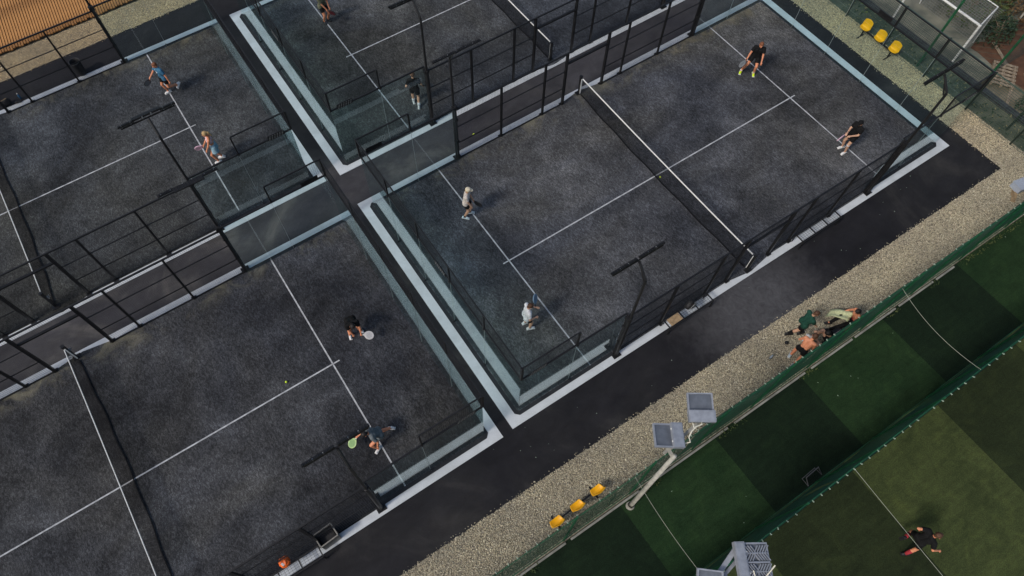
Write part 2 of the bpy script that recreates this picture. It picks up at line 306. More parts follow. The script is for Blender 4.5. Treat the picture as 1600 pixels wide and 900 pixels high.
# loose gravel stones, real geometry over the beds in view
def stones(name,rects,dens,smin=0.010,smax=0.025):
    P=[]
    for x0,x1,y0,y1 in rects:
        k=int((x1-x0)*(y1-y0)*dens); P.append(np.stack([RNG.uniform(x0,x1,k),RNG.uniform(y0,y1,k)],1))
    P=np.concatenate(P); N=len(P)
    base=np.array([[1,0,0],[-1,0,0],[0,1,0],[0,-1,0],[0,0,1],[0,0,-1]],float)
    s=RNG.uniform(smin,smax,(N,1,1))*RNG.uniform(0.6,1.2,(N,1,3)); s=s*(1+0.35*(RNG.random((N,1,1))>0.93)); s[:,:,2]*=0.62
    V=base[None]*s+RNG.normal(0,0.18,(N,6,3))*s
    a=RNG.uniform(0,6.283,N); b=RNG.normal(0,0.5,N); ca,sa,cb,sb=np.cos(a),np.sin(a),np.cos(b),np.sin(b)
    x=V[:,:,0].copy(); z=V[:,:,2].copy(); V[:,:,0]=x*cb[:,None]-z*sb[:,None]; V[:,:,2]=x*sb[:,None]+z*cb[:,None]
    x=V[:,:,0].copy(); y=V[:,:,1].copy(); V[:,:,0]=x*ca[:,None]-y*sa[:,None]; V[:,:,1]=x*sa[:,None]+y*ca[:,None]
    V[:,:,0]+=P[:,0:1]; V[:,:,1]+=P[:,1:2]; V[:,:,2]+=RNG.uniform(-0.004,0.018,(N,1))
    F=np.array([[0,2,4],[2,1,4],[1,3,4],[3,0,4],[2,0,5],[1,2,5],[3,1,5],[0,3,5]])
    FF=(F[None]+6*np.arange(N)[:,None,None]).reshape(-1,3)
    me=bpy.data.meshes.new(name); me.vertices.add(N*6); me.vertices.foreach_set('co',V.reshape(-1))
    me.loops.add(len(FF)*3); me.loops.foreach_set('vertex_index',FF.reshape(-1)); me.polygons.add(len(FF))
    me.polygons.foreach_set('loop_start',np.arange(len(FF))*3); me.polygons.foreach_set('loop_total',np.full(len(FF),3)); me.update(); me.validate()
    me.materials.append(STONE); return link(name,me)
o=stones('gravel',[(-15.5,12.4,-8.86,-7.07),(11.11,12.5,-7.1,4.6),(-22,-9.5,19.2,20.7)],1700)
tag(o,'loose pale beige gravel filling the strips round the asphalt','gravel',kind='stuff')
o=stones('gravel',[(-15.5,11.0,-7.10,-6.98),(11.0,11.14,-7.1,4.4),(-22,-9.5,19.1,19.22)],110)
tag(o,'stray beige stones scattered on the asphalt beside the gravel strips','gravel',kind='stuff')
# ------------------------------------------------------------------ football pitches beyond the green fences
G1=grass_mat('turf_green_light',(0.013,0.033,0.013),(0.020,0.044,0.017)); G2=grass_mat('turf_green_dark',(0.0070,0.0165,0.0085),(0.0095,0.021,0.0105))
G3=grass_mat('turf_olive_light',(0.037,0.050,0.017),(0.054,0.069,0.023)); G4=grass_mat('turf_olive_dark',(0.015,0.022,0.0085),(0.022,0.031,0.012))
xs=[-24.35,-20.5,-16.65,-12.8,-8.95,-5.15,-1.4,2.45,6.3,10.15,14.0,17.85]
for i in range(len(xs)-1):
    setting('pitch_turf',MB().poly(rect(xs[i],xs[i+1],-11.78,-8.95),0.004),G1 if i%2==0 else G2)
xs=[-21.5,-17.7,-13.9,-10.1,-6.25,-2.3,1.58,5.45,9.3,13.1]
for i in range(len(xs)-1):
    setting('pitch_turf',MB().poly(rect(xs[i],xs[i+1],-30,-11.78),0.004),G4 if i%2==0 else G3)
# ------------------------------------------------------------------ padel courts
COURTS={'A':(0,0),'B':(0.084,12.235),'C':(-21.101,-0.052),'D':(-21.185,12.347)}
NEAR={'A':0.0,'B':0.17,'C':0.0,'D':0.22}      # the near sides of the two back courts stand slightly further out
GX,GY=9.87,4.85; HG,HM,HS=2.9,3.8,2.74
def court_ground(key):
    ox,oy=COURTS[key]; e=NEAR[key]; ky=1+e/9.7
    def T(p): return [(x+ox,y*ky-e/2+oy) for x,y in p]
    c=0.13; X,Y=10.02,4.99
    out=[(-X+c,-Y),(-1.05,-Y),(0,-Y-0.16),(1.05,-Y),(X-c,-Y),(X,-Y+c),(X,Y-c),(X-c,Y),(1.05,Y),(0,Y+0.16),(-1.05,Y),(-X+c,Y),(-X,Y-c),(-X,-Y+c)]
    t=setting('court_turf',MB().poly(T(out),0.012,0.014),TURF[key])
    # white concrete ring: outer rectangle minus the turf outline (bridged polygon ring)
    OX,OY=10.35,5.245; n=len(out)
    def outer(p):
        x,y=p; return (max(-OX,min(OX,x*50 if abs(x)>9.8 else x)),max(-OY,min(OY,y*50)) if abs(y)>4.8 else y)
    mb=MB(); Z=0.02
    xr=[-OX]+[-X+c,-1.05,0,1.05,X-c]+[OX]
    def strip(a,b,c_,d_):
        mb.add([(p[0]+ox,p[1]*ky-e/2+oy,Z) for p in (a,b,c_,d_)]+[(p[0]+ox,p[1]*ky-e/2+oy,-0.01) for p in (a,b,c_,d_)],[(0,1,2,3),(0,4,5,1),(2,6,7,3),(1,5,6,2),(3,7,4,0)])
    for s in (-1,1):
        yy=[Y,Y,Y+0.16,Y,Y]; xx=[-X+c,-1.05,0,1.05,X-c]
        for i in range(4):
            a,b=(xx[i],s*OY),(xx[i+1],s*OY); c2,d2=(xx[i+1],s*yy[i+1]),(xx[i],s*yy[i])
            strip(*((a,b,c2,d2) if s<0 else (d2,c2,b,a)))
        q=[(s*OX,-Y+c),(s*OX,Y-c),(s*X,Y-c),(s*X,-Y+c)]; strip(*(q if s>0 else q[::-1]))
        for t_ in (-1,1):
            q=[(s*(X-c),t_*OY),(s*OX,t_*OY),(s*OX,t_*(Y-c)),(s*X,t_*(Y-c)),(s*(X-c),t_*Y)]
            if s*t_>0: q=q[::-1]
            mb.add([(p[0]+ox,p[1]*ky-e/2+oy,Z) for p in q]+[(p[0]+ox,p[1]*ky-e/2+oy,-0.01) for p in q],[(0,1,2,3,4)]+[(i,i+5,(i+1)%5+5,(i+1)%5) for i in range(5)])
    k=setting('concrete_kerb',mb,CONC)
    bm=bmesh.new(); bm.from_mesh(k.data); bmesh.ops.remove_doubles(bm,verts=bm.verts,dist=0.0005); bmesh.ops.recalc_face_normals(bm,faces=bm.faces); bm.to_mesh(k.data); bm.free()
    es=MB(); ins=0.014
    for s in (-1,1):
        a=[(s*(GX+ins),-GY-ins),(s*(X+.0),-Y+c),(s*X,Y-c),(s*(GX+ins),GY+ins)]; a=a if s>0 else a[::-1]
        es.poly([(x_+ox,y_*ky-e/2+oy) for x_,y_ in a],0.0285)
        for q in (-1,1):
            a=[(s*6.06,q*(GY+ins)),(s*6.06,q*Y),(s*(X-c),q*Y),(s*(X),q*(Y-c)),(s*(GX+ins),q*(GY+ins))]; a=a if s*q<0 else a[::-1]
            es.poly([(x_+ox,y_*ky-e/2+oy) for x_,y_ in a[::-1]],0.0285+0.0015*(1 if q>0 else 1))
    setting('edge_strip',es,EDGE)
    # painted lines
    def line(x0,x1,y0,y1): 
        nx=max(1,int((x1-x0)/0.5)); ny=max(1,int((y1-y0)/0.5)); mb=MB()
        mb.add([(x0+ox+(x1-x0)*i/nx,y0+oy+(y1-y0)*j/ny,0.030) for i in range(nx+1) for j in range(ny+1)],[(i*(ny+1)+j,(i+1)*(ny+1)+j,(i+1)*(ny+1)+j+1,i*(ny+1)+j+1) for i in range(nx) for j in range(ny)])
        part('court_line',mb,WHITE,t)
    for s in (-1,1): line(s*6.95-0.024,s*6.95+0.024,-4.86,4.93)
    line(-7.2,-6.976,-0.024,0.024); line(-6.924,6.924,-0.024,0.024); line(6.976,7.2,-0.024,0.024)
def grid(w,h,step,r,skipx=()):
    mb=MB(); nx=int(round(w/step)); nz=int(round(h/step))
    for i in range(nx+1): mb.bar((-w/2+w*i/nx,0,0),(-w/2+w*i/nx,0,h),r)
    for j in range(nz+1): mb.bar((-w/2,0.004,h*j/nz),(w/2,0.004,h*j/nz),r)
    return mb
MESHES={}
def shared(key,fn):
    if key not in MESHES: MESHES[key]=fn()
    return MESHES[key]
def cage(key,label):
    ox,oy=COURTS[key]; t=thing('court_enclosure',label,'glass enclosure',(ox,oy-NEAR[key]/2,0),0,'padel court enclosures'); t.scale=(1,1+NEAR[key]/9.7,1)
    def put(name,me,loc,rz=0): return link(name,me,t,loc,(0,0,rz))
    def mesh(w,h,step=0.065,r=0.0040): return shared(('m',round(w,3),round(h,3)),lambda: grid(w,h,step,r).mesh('mesh_panel',WIRE))
    def pane(w): return shared(('g',round(w,3)),lambda: MB().box((0,0,(HG-0.03)/2+0.015),(w-0.012,0.012,HG-0.04)).mesh('glass_pane',GLASS))
    def post(h,w=0.07,z0=0.0): return shared(('p',h,w),lambda: MB().box((0,0,h/2),(w,w,h)).mesh('post',BLACK))
    def rail(L,w=0.05): return shared(('r',round(L,3),w),lambda: MB().box((0,0,0),(L,w,w)).mesh('rail',BLACK))
    def foot(): return shared('foot',lambda: MB().box((0,0,0.008),(0.19,0.12,0.014)).box((-.06,0,0.025),(.025,.025,.02)).box((.06,0,0.025),(.025,.025,.02)).mesh('base_plate',BLACK))
    def plate():
        def f():
            mb=MB()
            for i in range(6):
                for j in range(3): mb.box(((i-2.5)*0.095+(j-1)*0.02,-0.012,(j-1)*0.065),(0.034,0.008,0.028))
            return mb.mesh('white_dash',STEEL)
        return shared('dash',f)
    joint=shared('joint',lambda: MB().box((0,0,HG/2+0.01),(0.009,0.014,HG-0.05)).mesh('pane_joint',SEAL))
    clip=shared('clip',lambda: MB().box((0,0,0),(0.05,0.05,0.06)).mesh('glass_clip',BLACK))
    pw=2*(GY)/5
    for s in (-1,1):
        for i in range(5): put('glass_pane',pane(pw),(s*GX,-GY+pw*(i+.5),0.028),math.pi/2)
        for i in range(1,5):
            put('pane_joint',joint,(s*GX,-GY+pw*i,0.028),math.pi/2)
            for z in (0.06,HG-0.02): put('glass_clip',clip,(s*(GX+0.04),-GY+pw*i,z+0.03))
        put('rail',rail(2*GY+0.05),(s*GX,0,HG+0.04),math.pi/2)
        put('rail',rail(2*GY+0.05,0.04),(s*GX,0,HM),math.pi/2)
        for i in range(5):
            put('mesh_panel',mesh(pw,HM-HG-0.08),(s*GX,-GY+pw*(i+.5),HG+0.06),math.pi/2)
            if i: put('post',post(round(HM-HG-0.05,3),0.05),(s*(GX+0.01),-GY+pw*i,HG+0.04))
        pl=put('name_plate',shared('plate',lambda: MB().box((0,0,0),(0.62,0.016,0.22)).mesh('name_plate',BLACK)),(s*(GX+0.035),-0.45,HG+0.1),math.pi/2*s)
        link('white_dash',plate(),pl)
        for q in (-1,1):
            put('post',post(round(HM-HG,3),0.07),(s*GX,q*GY,HG+0.02))
            # side glass, two panes, the first with mesh above
            for k,(a,b) in enumerate(((9.86,7.87),(7.87,6.0))): put('glass_pane',pane(a-b),(s*(a+b)/2,q*GY,0.028))
            put('rail',rail(3.85),(s*7.93,q*(GY+0.01),HG+0.04)); put('rail',rail(2.0,0.04),(s*8.87,q*GY,HM))
            put('mesh_panel',mesh(2.0,HM-HG-0.08),(s*8.87,q*GY,HG+0.06)); put('post',post(round(HM-HG-0.05,3),0.05),(s*7.87,q*(GY+0.01),HG+0.04))
            pl=put('name_plate',MESHES['plate'],(s*9.3,q*(GY+0.035),HG+0.1),0 if q<0 else math.pi); link('white_dash',plate(),pl)
            put('pane_joint',joint,(s*7.865,q*GY,0.028))
            for z in (0.06,HG-0.02): put('glass_clip',clip,(s*7.87,q*(GY+0.04),z+0.03))
            # side mesh section
            yy=q*4.93
            for x in (6,4,2,1):
                put('post',post(HS if x!=6 else HG+0.06,0.07 if x!=1 else 0.09),(s*x,yy,0.0)); put('base_plate',foot(),(s*x,yy+q*0.05,0.026))
            for a,b in ((6,4),(4,2),(2,1)):
                put('mesh_panel',mesh(a-b,HS-0.06),(s*(a+b)/2,yy,0.05))
                for z in (0.06,HS*0.345,HS*0.67): put('rail',rail(a-b-0.07,0.028),(s*(a+b)/2,yy,z))
    for q in (-1,1):
        yy=q*4.93
        put('rail',rail(12.0),(0,yy,HS)); put('rail',rail(1.9,0.075),(0,yy,2.2)); put('mesh_panel',mesh(2.0,HS-2.28),(0,yy,2.24))
    return t
def net(key,label):
    ox,oy=COURTS[key]; t=thing('court_net',label,'net',(ox+{'A':-0.07,'B':-.03,'C':-0.22,'D':-0.14}[key],oy,0.026),0,'padel court nets')
    zt=lambda y: 0.86+0.05*(abs(y)/4.9)**2
    mb=MB(); N=200; y0=4.9
    LB={'A':-0.10,'B':-0.06,'C':0.16,'D':0.12}[key]
    lean=lambda y,z: LB*(1-z/0.88)*(1-(y/5.1)**2)+0.02*math.sin(y*3.1)*(1-z/0.88)
    for i in range(N+1):
        y=-y0+2*y0*i/N; z1=zt(y); mb.bar((lean(y,0.05),y,0.05),(0,y,z1-0.03),0.0060)
    for j in range(17):
        f=j/16
        for i in range(20):
            ya=-y0+2*y0*i/20; yb=-y0+2*y0*(i+1)/20
            za=0.05+(zt(ya)-.08)*f; zb=0.05+(zt(yb)-.08)*f; mb.bar((lean(ya,za)*1,ya,za),(lean(yb,zb)*1,yb,zb),0.0060)
    part('net_mesh',mb,NETM,t)
    mb=MB()
    for i in range(28):
        ya=-y0+2*y0*i/28; yb=-y0+2*y0*(i+1)/28; mb.bar((0,ya,zt(ya)-0.02),(0,yb,zt(yb)-0.02),0.020,0.05)
    part('top_tape',mb,TAPE,t)
    mb=MB()
    for i in range(28):
        ya=-y0+2*y0*i/28; yb=-y0+2*y0*(i+1)/28; mb.bar((lean(ya,0),ya,0.035),(lean(yb,0),yb,0.035),0.03,0.035)
    part('bottom_tape',mb,NETM,t)
    for s in (-1,1):
        part('net_post',MB().box((0,0,0.47),(0.085,0.085,0.94)).box((0,0,0.955),(0.11,0.11,0.03)),BLACK,t,(0,s*5.02,0))
        part('post_strap',MB().box((-0.0,s*4.955,0.45),(0.05,0.02,0.78)),TAPE,t)
        part('winder',MB().tube([(0.06,s*5.02,0.6),(0.13,s*5.02,0.6),(0.13,s*5.02,0.72)],0.014,6).box((0.055,s*5.02,0.6),(0.05,0.07,0.12)),STEEL,t)
        part('base_plate',MB().box((0,s*5.05,0.012),(0.26,0.20,0.02)).box((0.09,s*5.1,0.03),(.03,.03,.03)).box((-0.09,s*5.1,0.03),(.03,.03,.03)),BLACK,t)
    return t
for k in 'ABCD': court_ground(k)
cage('A','glass and black mesh enclosure of the right court, nearest the gravel path corner')
cage('B','glass and black mesh enclosure of the court cut by the top edge, between two others')
cage('C','glass and black mesh enclosure of the bottom left court beside the long asphalt path')
cage('D','glass and black mesh enclosure of the top left court beside the wooden slats')
net('A','black net with white top tape across the whole right court')
net('B','black net with white top tape of the court cut by the top edge')
net('C','black net with white top tape running off the bottom edge in the lower left court')
net('D','black net with white top tape at the left edge in the top left court')
# ------------------------------------------------------------------ court light poles
LENS=mat('lamp_lens',(0.42,0.42,0.40),0.25,var=0.1)
def light_pole(key,sx,q,label,style=0,dz=-0.25):
    ox,oy=COURTS[key]; t=thing('light_pole',label,'light pole',(ox+sx*6.0,oy+q*5.03-(NEAR[key] if q<0 else 0),0.02),0,'black floodlight poles of the courts')
    part('base_plate',MB().box((0,0,0.01),(0.3,0.24,0.02)).box((.11,.08*q,.03),(.03,.03,.03)).box((-.11,.08*q,.03),(.03,.03,.03)),BLACK,t)
    part('pole',MB().tube([(0,0,0.02),(0,0,2.85),(0,0,2.86),(0,0,5.45+dz)],[0.07,0.07,0.046,0.042],10),BLACK,t)
    part('bracket',MB().box((0,-q*0.06,1.0),(.16,.14,.1)).box((0,-q*.06,2.2),(.16,.14,.1)).box((0,-q*.05,2.8),(.2,.16,.16)),BLACK,t)
    part('arm',MB().tube([(0,0,5.42+dz),(0,-q*0.02,5.5+dz),(0,-q*0.40,5.92+dz)],0.04,8).bar((0,-q*0.05,5.35+dz),(0,-q*.3,5.82+dz),0.02,0.05),BLACK,t)
    bar=part('cross_bar',MB().box((0,-q*0.44,5.93+dz),(1.7,0.035,0.04)),BLACK,t)
    for k,xx in enumerate((-0.47,0.47) if not style else (-0.66,0.0,0.66)):
        rot=Euler((q*R(12),0,0)).to_matrix(); w=0.86 if not style else (0.5 if k!=1 else 0.92); dd=0.075 if k!=1 or not style else 0.15; yy=-q*(0.47 if k!=1 or not style else 0.53)
        mb=MB().box((xx,yy,6.0+dz),(w,dd,0.055),rot)
        for j in range(11): mb.box((xx-w/2+0.04+j*(w-0.08)/10,yy,6.04+dz),(0.012,dd*.9,0.025),rot)
        h=part('lamp_head',mb,BLACK,t); part('lamp_lens',MB().box((xx,yy,5.967+dz),(w-.05,dd*.8,0.012),rot),LENS,h)
        for hx in (-.14,.14): part('hinge',MB().box((xx+hx,-q*.46,5.985+dz),(.03,.05,.09)),STEEL,h)
    return t
light_pole('A',-1,-1,'black light pole left of the bench with the black bag, right court')
light_pole('A',1,-1,'black light pole near the right end of the right court, right of the empty bench')
light_pole('A',-1,1,'black light pole on the far side of the right court, facing the pale-capped man')
light_pole('A',1,1,'black light pole at the top edge on the far side of the right court',)
light_pole('B',-1,-1,'black light pole beside the back-turned player in the top court')
light_pole('B',1,-1,'black light pole at the top edge behind the net of the top court')
light_pole('C',1,-1,'black light pole beside the player swinging the green racket')
light_pole('C',1,1,'black light pole between the two left courts, on the bottom left court\'s far side',1)
light_pole('D',1,-1,'black light pole whose wide lamp bar hangs over the top left court\'s centre line',1)
light_pole('D',1,1,'black light pole on the wooden slat side of the top left court')
# ------------------------------------------------------------------ green fences
SCR=screen_mat('green_screen',(0.011,0.125,0.068),0.95); SCR2=screen_mat('green_screen_open',(0.012,0.075,0.042),0.60)
SCRB=screen_mat('green_screen_blue',(0.006,0.075,0.052),0.95)
GPOST=mat('green_post_paint',(0.010,0.075,0.032),0.5,var=0.3,scale=6)
TIE=mat('pale_cable_tie',(0.28,0.36,0.28),0.6)
FOOTC=mat('worn_kerb',(0.20,0.20,0.18),0.9,col2=(0.34,0.34,0.31),scale=3,bump=0.5,bscale=40)
FH=3.95
def screen_mesh(x0,x1,side,sag,seed,h0=0.12,amp=0.05):
    rr=random.Random(seed); ph=[rr.uniform(0,6) for _ in range(6)]
    nx=int((x1-x0)/0.16); nz=14; mb=MB(); vs=[]
    for i in range(nx+1):
        x=x0+(x1-x0)*i/nx
        lo=h0+0.10*math.sin(x*0.9+ph[0])+0.05*math.sin(x*2.3+ph[1])
        hi=FH-sag*(0.5-0.5*math.cos(2*math.pi*((x*0.5+ph[4])%1)))
        for j in range(nz+1):
            f=j/nz; z=lo+(hi-lo)*f
            y=side*(0.04+amp*(math.sin(x*1.7+ph[2]+f*2.5)*0.6+math.sin(x*4.1+f*5+ph[3])*0.35+math.sin(x*0.6+f*7+ph[5])*.35)*math.sin(math.pi*min(1,f*0.9+0.05)))
            vs.append((x,y,z))
    return mb.add(vs,[(i*(nz+1)+j,(i+1)*(nz+1)+j,(i+1)*(nz+1)+j+1,i*(nz+1)+j+1) for i in range(nx) for j in range(nz)])
def green_fence(y,xa,xb,label,panels,side,tieside,kerb):
    t=thing('screen_fence',label,'fence',(0,y,0))
    for k,(x0,x1,m,sag) in enumerate(panels): part('screen',screen_mesh(x0,x1,side,sag,k+int(abs(y)*10)),m,t,smooth=True)
    pm=MB().tube([(0,0,0),(0,0,FH+0.05)],0.03,8).mesh('post',GPOST)
    x=xa
    while x<xb: link('post',pm,t,(x,0,0)); x+=2.5
    rm=MB()
    for z in (0.1,FH-0.01): rm.bar((xa,0,z),(xb,0,z),0.022)
    part('rail',rm,GPOST,t)
    wire=MB()
    for j in range(1,10): wire.bar((xa,0.0,j*FH/10),(xb,0,j*FH/10),0.006)
    part('tension_wire',wire,GPOST,t)
    tm=MB().box((0,0,0),(0.018,0.05,0.02)).box((0,tieside*0.02,0.012),(0.022,0.022,0.02)).mesh('tie',TIE)
    x=xa+0.1; rr=random.Random(3)
    while x<xb:
        if rr.random()>0.12: link('tie',tm,t,(x,tieside*0.03,FH+0.005+rr.uniform(-.01,.01)),(0,0,rr.uniform(-.5,.5)))
        x+=rr.uniform(0.24,0.36)
    for (x0,x1) in kerb:
        o=part('kerb_block',MB().box(((x0+x1)/2,-side*0.0-0.10,0.03),(x1-x0,0.06,0.07)),FOOTC,t)
    return t
green_fence(-8.90,-16,14.5,'long green screened fence between the gravel strip and the dark striped pitch',
    [(-16.0,-13.2,SCR2,0.10),(-13.2,-9.35,SCR2,0.14),(-9.35,-6.9,SCR2,0.25),(-6.9,-2.0,SCR,0.04),(-2.0,3.0,SCR,0.05),(3.0,8.2,SCR,0.04),(8.2,14.5,SCR,0.05)],1,1,
    [(-14.2,-11.0),(-10.8,-8.2),(-8.0,-4.6),(-4.3,-1.2),(-0.9,1.0),(1.15,3.1),(3.3,5.0),(5.2,6.1)])
green_fence(-11.78,-16,16,'long green screened fence between the two artificial grass pitches',
    [(-16.0,-9.0,SCRB,0.06),(-9.0,-4.6,SCRB,0.06),(-4.6,0.0,SCRB,0.05),(0.0,6.0,SCRB,0.05),(6.0,16,SCRB,0.05)],-1,-1,[])
# low weeds at the foot of the first fence
def leafy(n,x0,x1,y0,y1,zmax,size,seed,mound=None):
    rr=random.Random(seed); mb=MB()
    for i in range(n):
        x=rr.uniform(x0,x1); y=rr.uniform(y0,y1)
        if mound: 
            a=rr.uniform(0,6.283); b=math.sqrt(rr.random()); cx,cy,rx,ry=mound; x=cx+rx*b*math.cos(a); y=cy+ry*b*math.sin(a); z=zmax*math.sqrt(max(0,1-b*b))*rr.uniform(0.35,1.05)
        else: z=rr.uniform(0,zmax)
        s=size*rr.uniform(0.5,1.4); m=Euler((rr.uniform(-1,1),rr.uniform(-1,1),rr.uniform(0,6.3))).to_matrix()
        q=[Vector((0,0,0)),Vector((s*.4,s*.25,s*.06)),Vector((s,0,0)),Vector((s*.4,-s*.25,s*.06))]
        mb.add([m@v+Vector((x,y,z)) for v in q],[(0,1,2,3)])
    return mb
LEAF=mat('leaf_green',(0.030,0.055,0.014),0.7,col2=(0.085,0.105,0.030),scale=1.8,detail=6)
LEAFB=mat('leaf_autumn',(0.06,0.04,0.018),0.75,col2=(0.16,0.09,0.035),scale=2.5,detail=6)
LEAFD=mat('leaf_dark',(0.010,0.026,0.012),0.7,col2=(0.030,0.055,0.020),scale=2,detail=6)
mb=MB()
for k,(xc,w_) in enumerate(((-12.6,1.2),(-7.9,1.0),(-4.5,1.1),(-1.1,.8),(2.9,.6),(5.0,.7),(7.2,1.6),(9.0,2.0))):
    m2=leafy(int(60*w_),xc-w_/2,xc+w_/2,-9.16,-8.98,0.10,0.07,k+50); mb.add(m2.v,m2.f)
tag(part('weeds',mb,LEAF),'small weeds sprouting along the pale kerb of the green fence','weeds',kind='stuff')
# bright specks: fallen leaves and litter on the dark pitch
mb=MB(); rr=random.Random(11)
for i in range(9):
    x=rr.uniform(-9,9); y=rr.uniform(-11.5,-9.1); s=rr.uniform(0.015,0.04); mb.box((x,y,0.012),(s,s*.6,0.01),Euler((0,0,rr.uniform(0,3))).to_matrix())
for i in range(22):
    x=rr.uniform(-12,8); y=rr.uniform(-6.9,-5.4); s=rr.uniform(0.012,0.03); mb.box((x,y,0.01),(s,s*.6,0.008),Euler((0,0,rr.uniform(0,3))).to_matrix())
tag(part('litter',mb,TIE),'tiny pale leaf scraps scattered on the pitch and the asphalt','litter',kind='stuff')
# sagging cables between the fence tops
CORD=mat('pale_cord',(0.27,0.29,0.23),0.7)
def cable(pts,label,r=0.0055,sag=0.18):
    a,b=Vector(pts[0]),Vector(pts[1]); P=[a.lerp(b,i/20)-Vector((0,0,sag*4*(i/20)*(1-i/20))) for i in range(21)]
    return tag(part('cable',MB().tube(P,r,6),CORD),label,'cable')
cable([(0.62,-8.9,FH+.02),(0.45,-11.78,FH+.02)],'thin pale cable sagging over the dark pitch, below the group on the gravel',sag=0.25)
cable([(-9.18,-8.9,FH+.02),(-9.36,-11.6,FH+.2)],'thin pale cable running down to the floodlights at the bottom edge',sag=0.2)
cable([(-4.40,-11.78,FH+.02),(-4.75,-18.5,FH+.1)],'pale cable stretched over the olive pitch above the running man',r=0.006,sag=0.05)
# ------------------------------------------------------------------ floodlight masts
MAST=mat('mast_paint',(0.34,0.33,0.29),0.6,var=0.25,scale=4,bump=0.3,bscale=30)
FLH=mat('floodlight_housing',(0.30,0.32,0.36),0.45,0.3,var=0.12,scale=8)
FLB=mat('floodlight_back',(0.13,0.145,0.17),0.5,0.3,var=0.18,scale=5)
CABW=mat('white_cable',(0.66,0.63,0.52),0.6)
def flood(parent,loc,rz,tilt,w=0.50,h=0.62,fins=False):
    """floodlight seen from above: back plate in a raised rim, driver box at its lower side, two bolts"""
    e=Euler((tilt,0,rz)); 
    def pr_(name,mb,m,par=parent): 
        return part(name,mb,m,par,loc,e) if par is parent else part(name,mb,m,par)
    hd=pr_('lamp_head',MB().box((0,0.14,0),(w,h*0.62,0.09)).box((0,0.14,-.05),(w*.9,h*.55,.04)),FLB)
    rim=MB()
    for s in (-1,1): rim.box((s*w/2,0.14,0.03),(0.035,h*0.66,0.09)); 
    rim.box((0,0.14+h*0.32,0.03),(w+0.03,0.03,0.08))
    pr_('rim',rim,FLH,hd)
    pr_('driver_box',MB().box((0,-0.15,0.07),(w+0.06,h*(0.22 if fins else .36),0.14)).box((0,-0.15,0.145),(w,h*(.17 if fins else .3),.012)),FLH,hd)
    b=MB()
    for s in (-1,1): b.ball((s*w*0.28,-0.02,0.10),0.022,8,5)
    pr_('bolt',b,TAPE,hd)
    if fins:
        f=MB()
        for c in (-1,1):
            for j in range(11):
                yy=0.14-h*0.29+h*0.58*j/10; s=1 if j>5 else -1
                f.bar((c*w*.24-w*.2,yy+s*.05,0.075),(c*w*.24,yy-s*0.05,0.075),0.020,0.05); f.bar((c*w*.24+w*.2,yy+s*.05,0.075),(c*w*.24,yy-s*0.05,0.075),0.020,0.05)
            f.bar((c*w*.24,0.14-h*.3,.08),(c*w*.24,.14+h*.3,.08),0.018,0.05)
        f.box((0,0.14,0.085),(0.03,h*.62,0.06)); pr_('cooling_fin',f,FLH,hd)
    return hd
m1=thing('floodlight_mast','pale grey floodlight mast with two lamps standing at the green fence beside the gravel','floodlight mast',(-8.72,-9.2,0))
part('pole',MB().tube([(0,0,0),(0,0,0.3),(0.02,0.02,5.95)],[0.085,0.072,0.052],14),MAST,m1,smooth=True)
part('base_collar',MB().lathe([(0.13,0),(0.13,0.05),(0.10,0.07),(0.09,0.2)],n=14),MAST,m1)
part('cross_arm',MB().bar((-0.15,0.2,5.95),(1.25,0.35,5.95),0.07).bar((0,0,5.85),(0,0.3,5.97),0.07),MAST,m1)
flood(m1,(0.16,0.42,6.12),R(57),R(8),0.52,0.74); flood(m1,(1.15,0.50,6.12),R(-34),R(8),0.56,0.78)
part('cable',MB().tube([(0.34,0.10,6.1),(0.44,0.05,6.18),(0.50,0.16,6.16),(0.62,0.22,6.2),(0.78,0.25,6.2),(0.93,0.22,6.2),(1.0,0.30,6.15)],0.016,6),CABW,m1)
part('cable',MB().tube([(0.72,0.25,6.2),(0.76,0.33,6.2),(0.82,0.42,6.1)],0.014,6),CABW,m1)
m2=thing('floodlight_mast','floodlight mast at the bottom edge with a finned double lamp, beside the second green fence','floodlight mast',(-9.55,-12.05,0))
part('pole',MB().tube([(0,0,0),(0,0,0.3),(0.02,0.02,6.05)],[0.095,0.085,0.062],14),MAST,m2,smooth=True)
part('cross_arm',MB().bar((-0.55,0.25,6.05),(0.85,0.48,6.05),0.07).bar((0,0,5.95),(0.05,0.35,6.05),0.07).bar((-0.1,0.42,6.1),(0.55,0.62,6.2),0.10,0.05),FLH,m2)
flood(m2,(0.52,0.28,6.30),R(-122),R(-4),0.76,0.98,True); flood(m2,(-0.44,0.34,6.20),R(-40),R(12),0.50,0.66)
part('cable',MB().tube([(0.46,0.12,6.5),(0.42,0.0,6.45),(0.62,-0.12,6.4),(0.9,-.05,6.5)],0.014,6),CABW,m2)
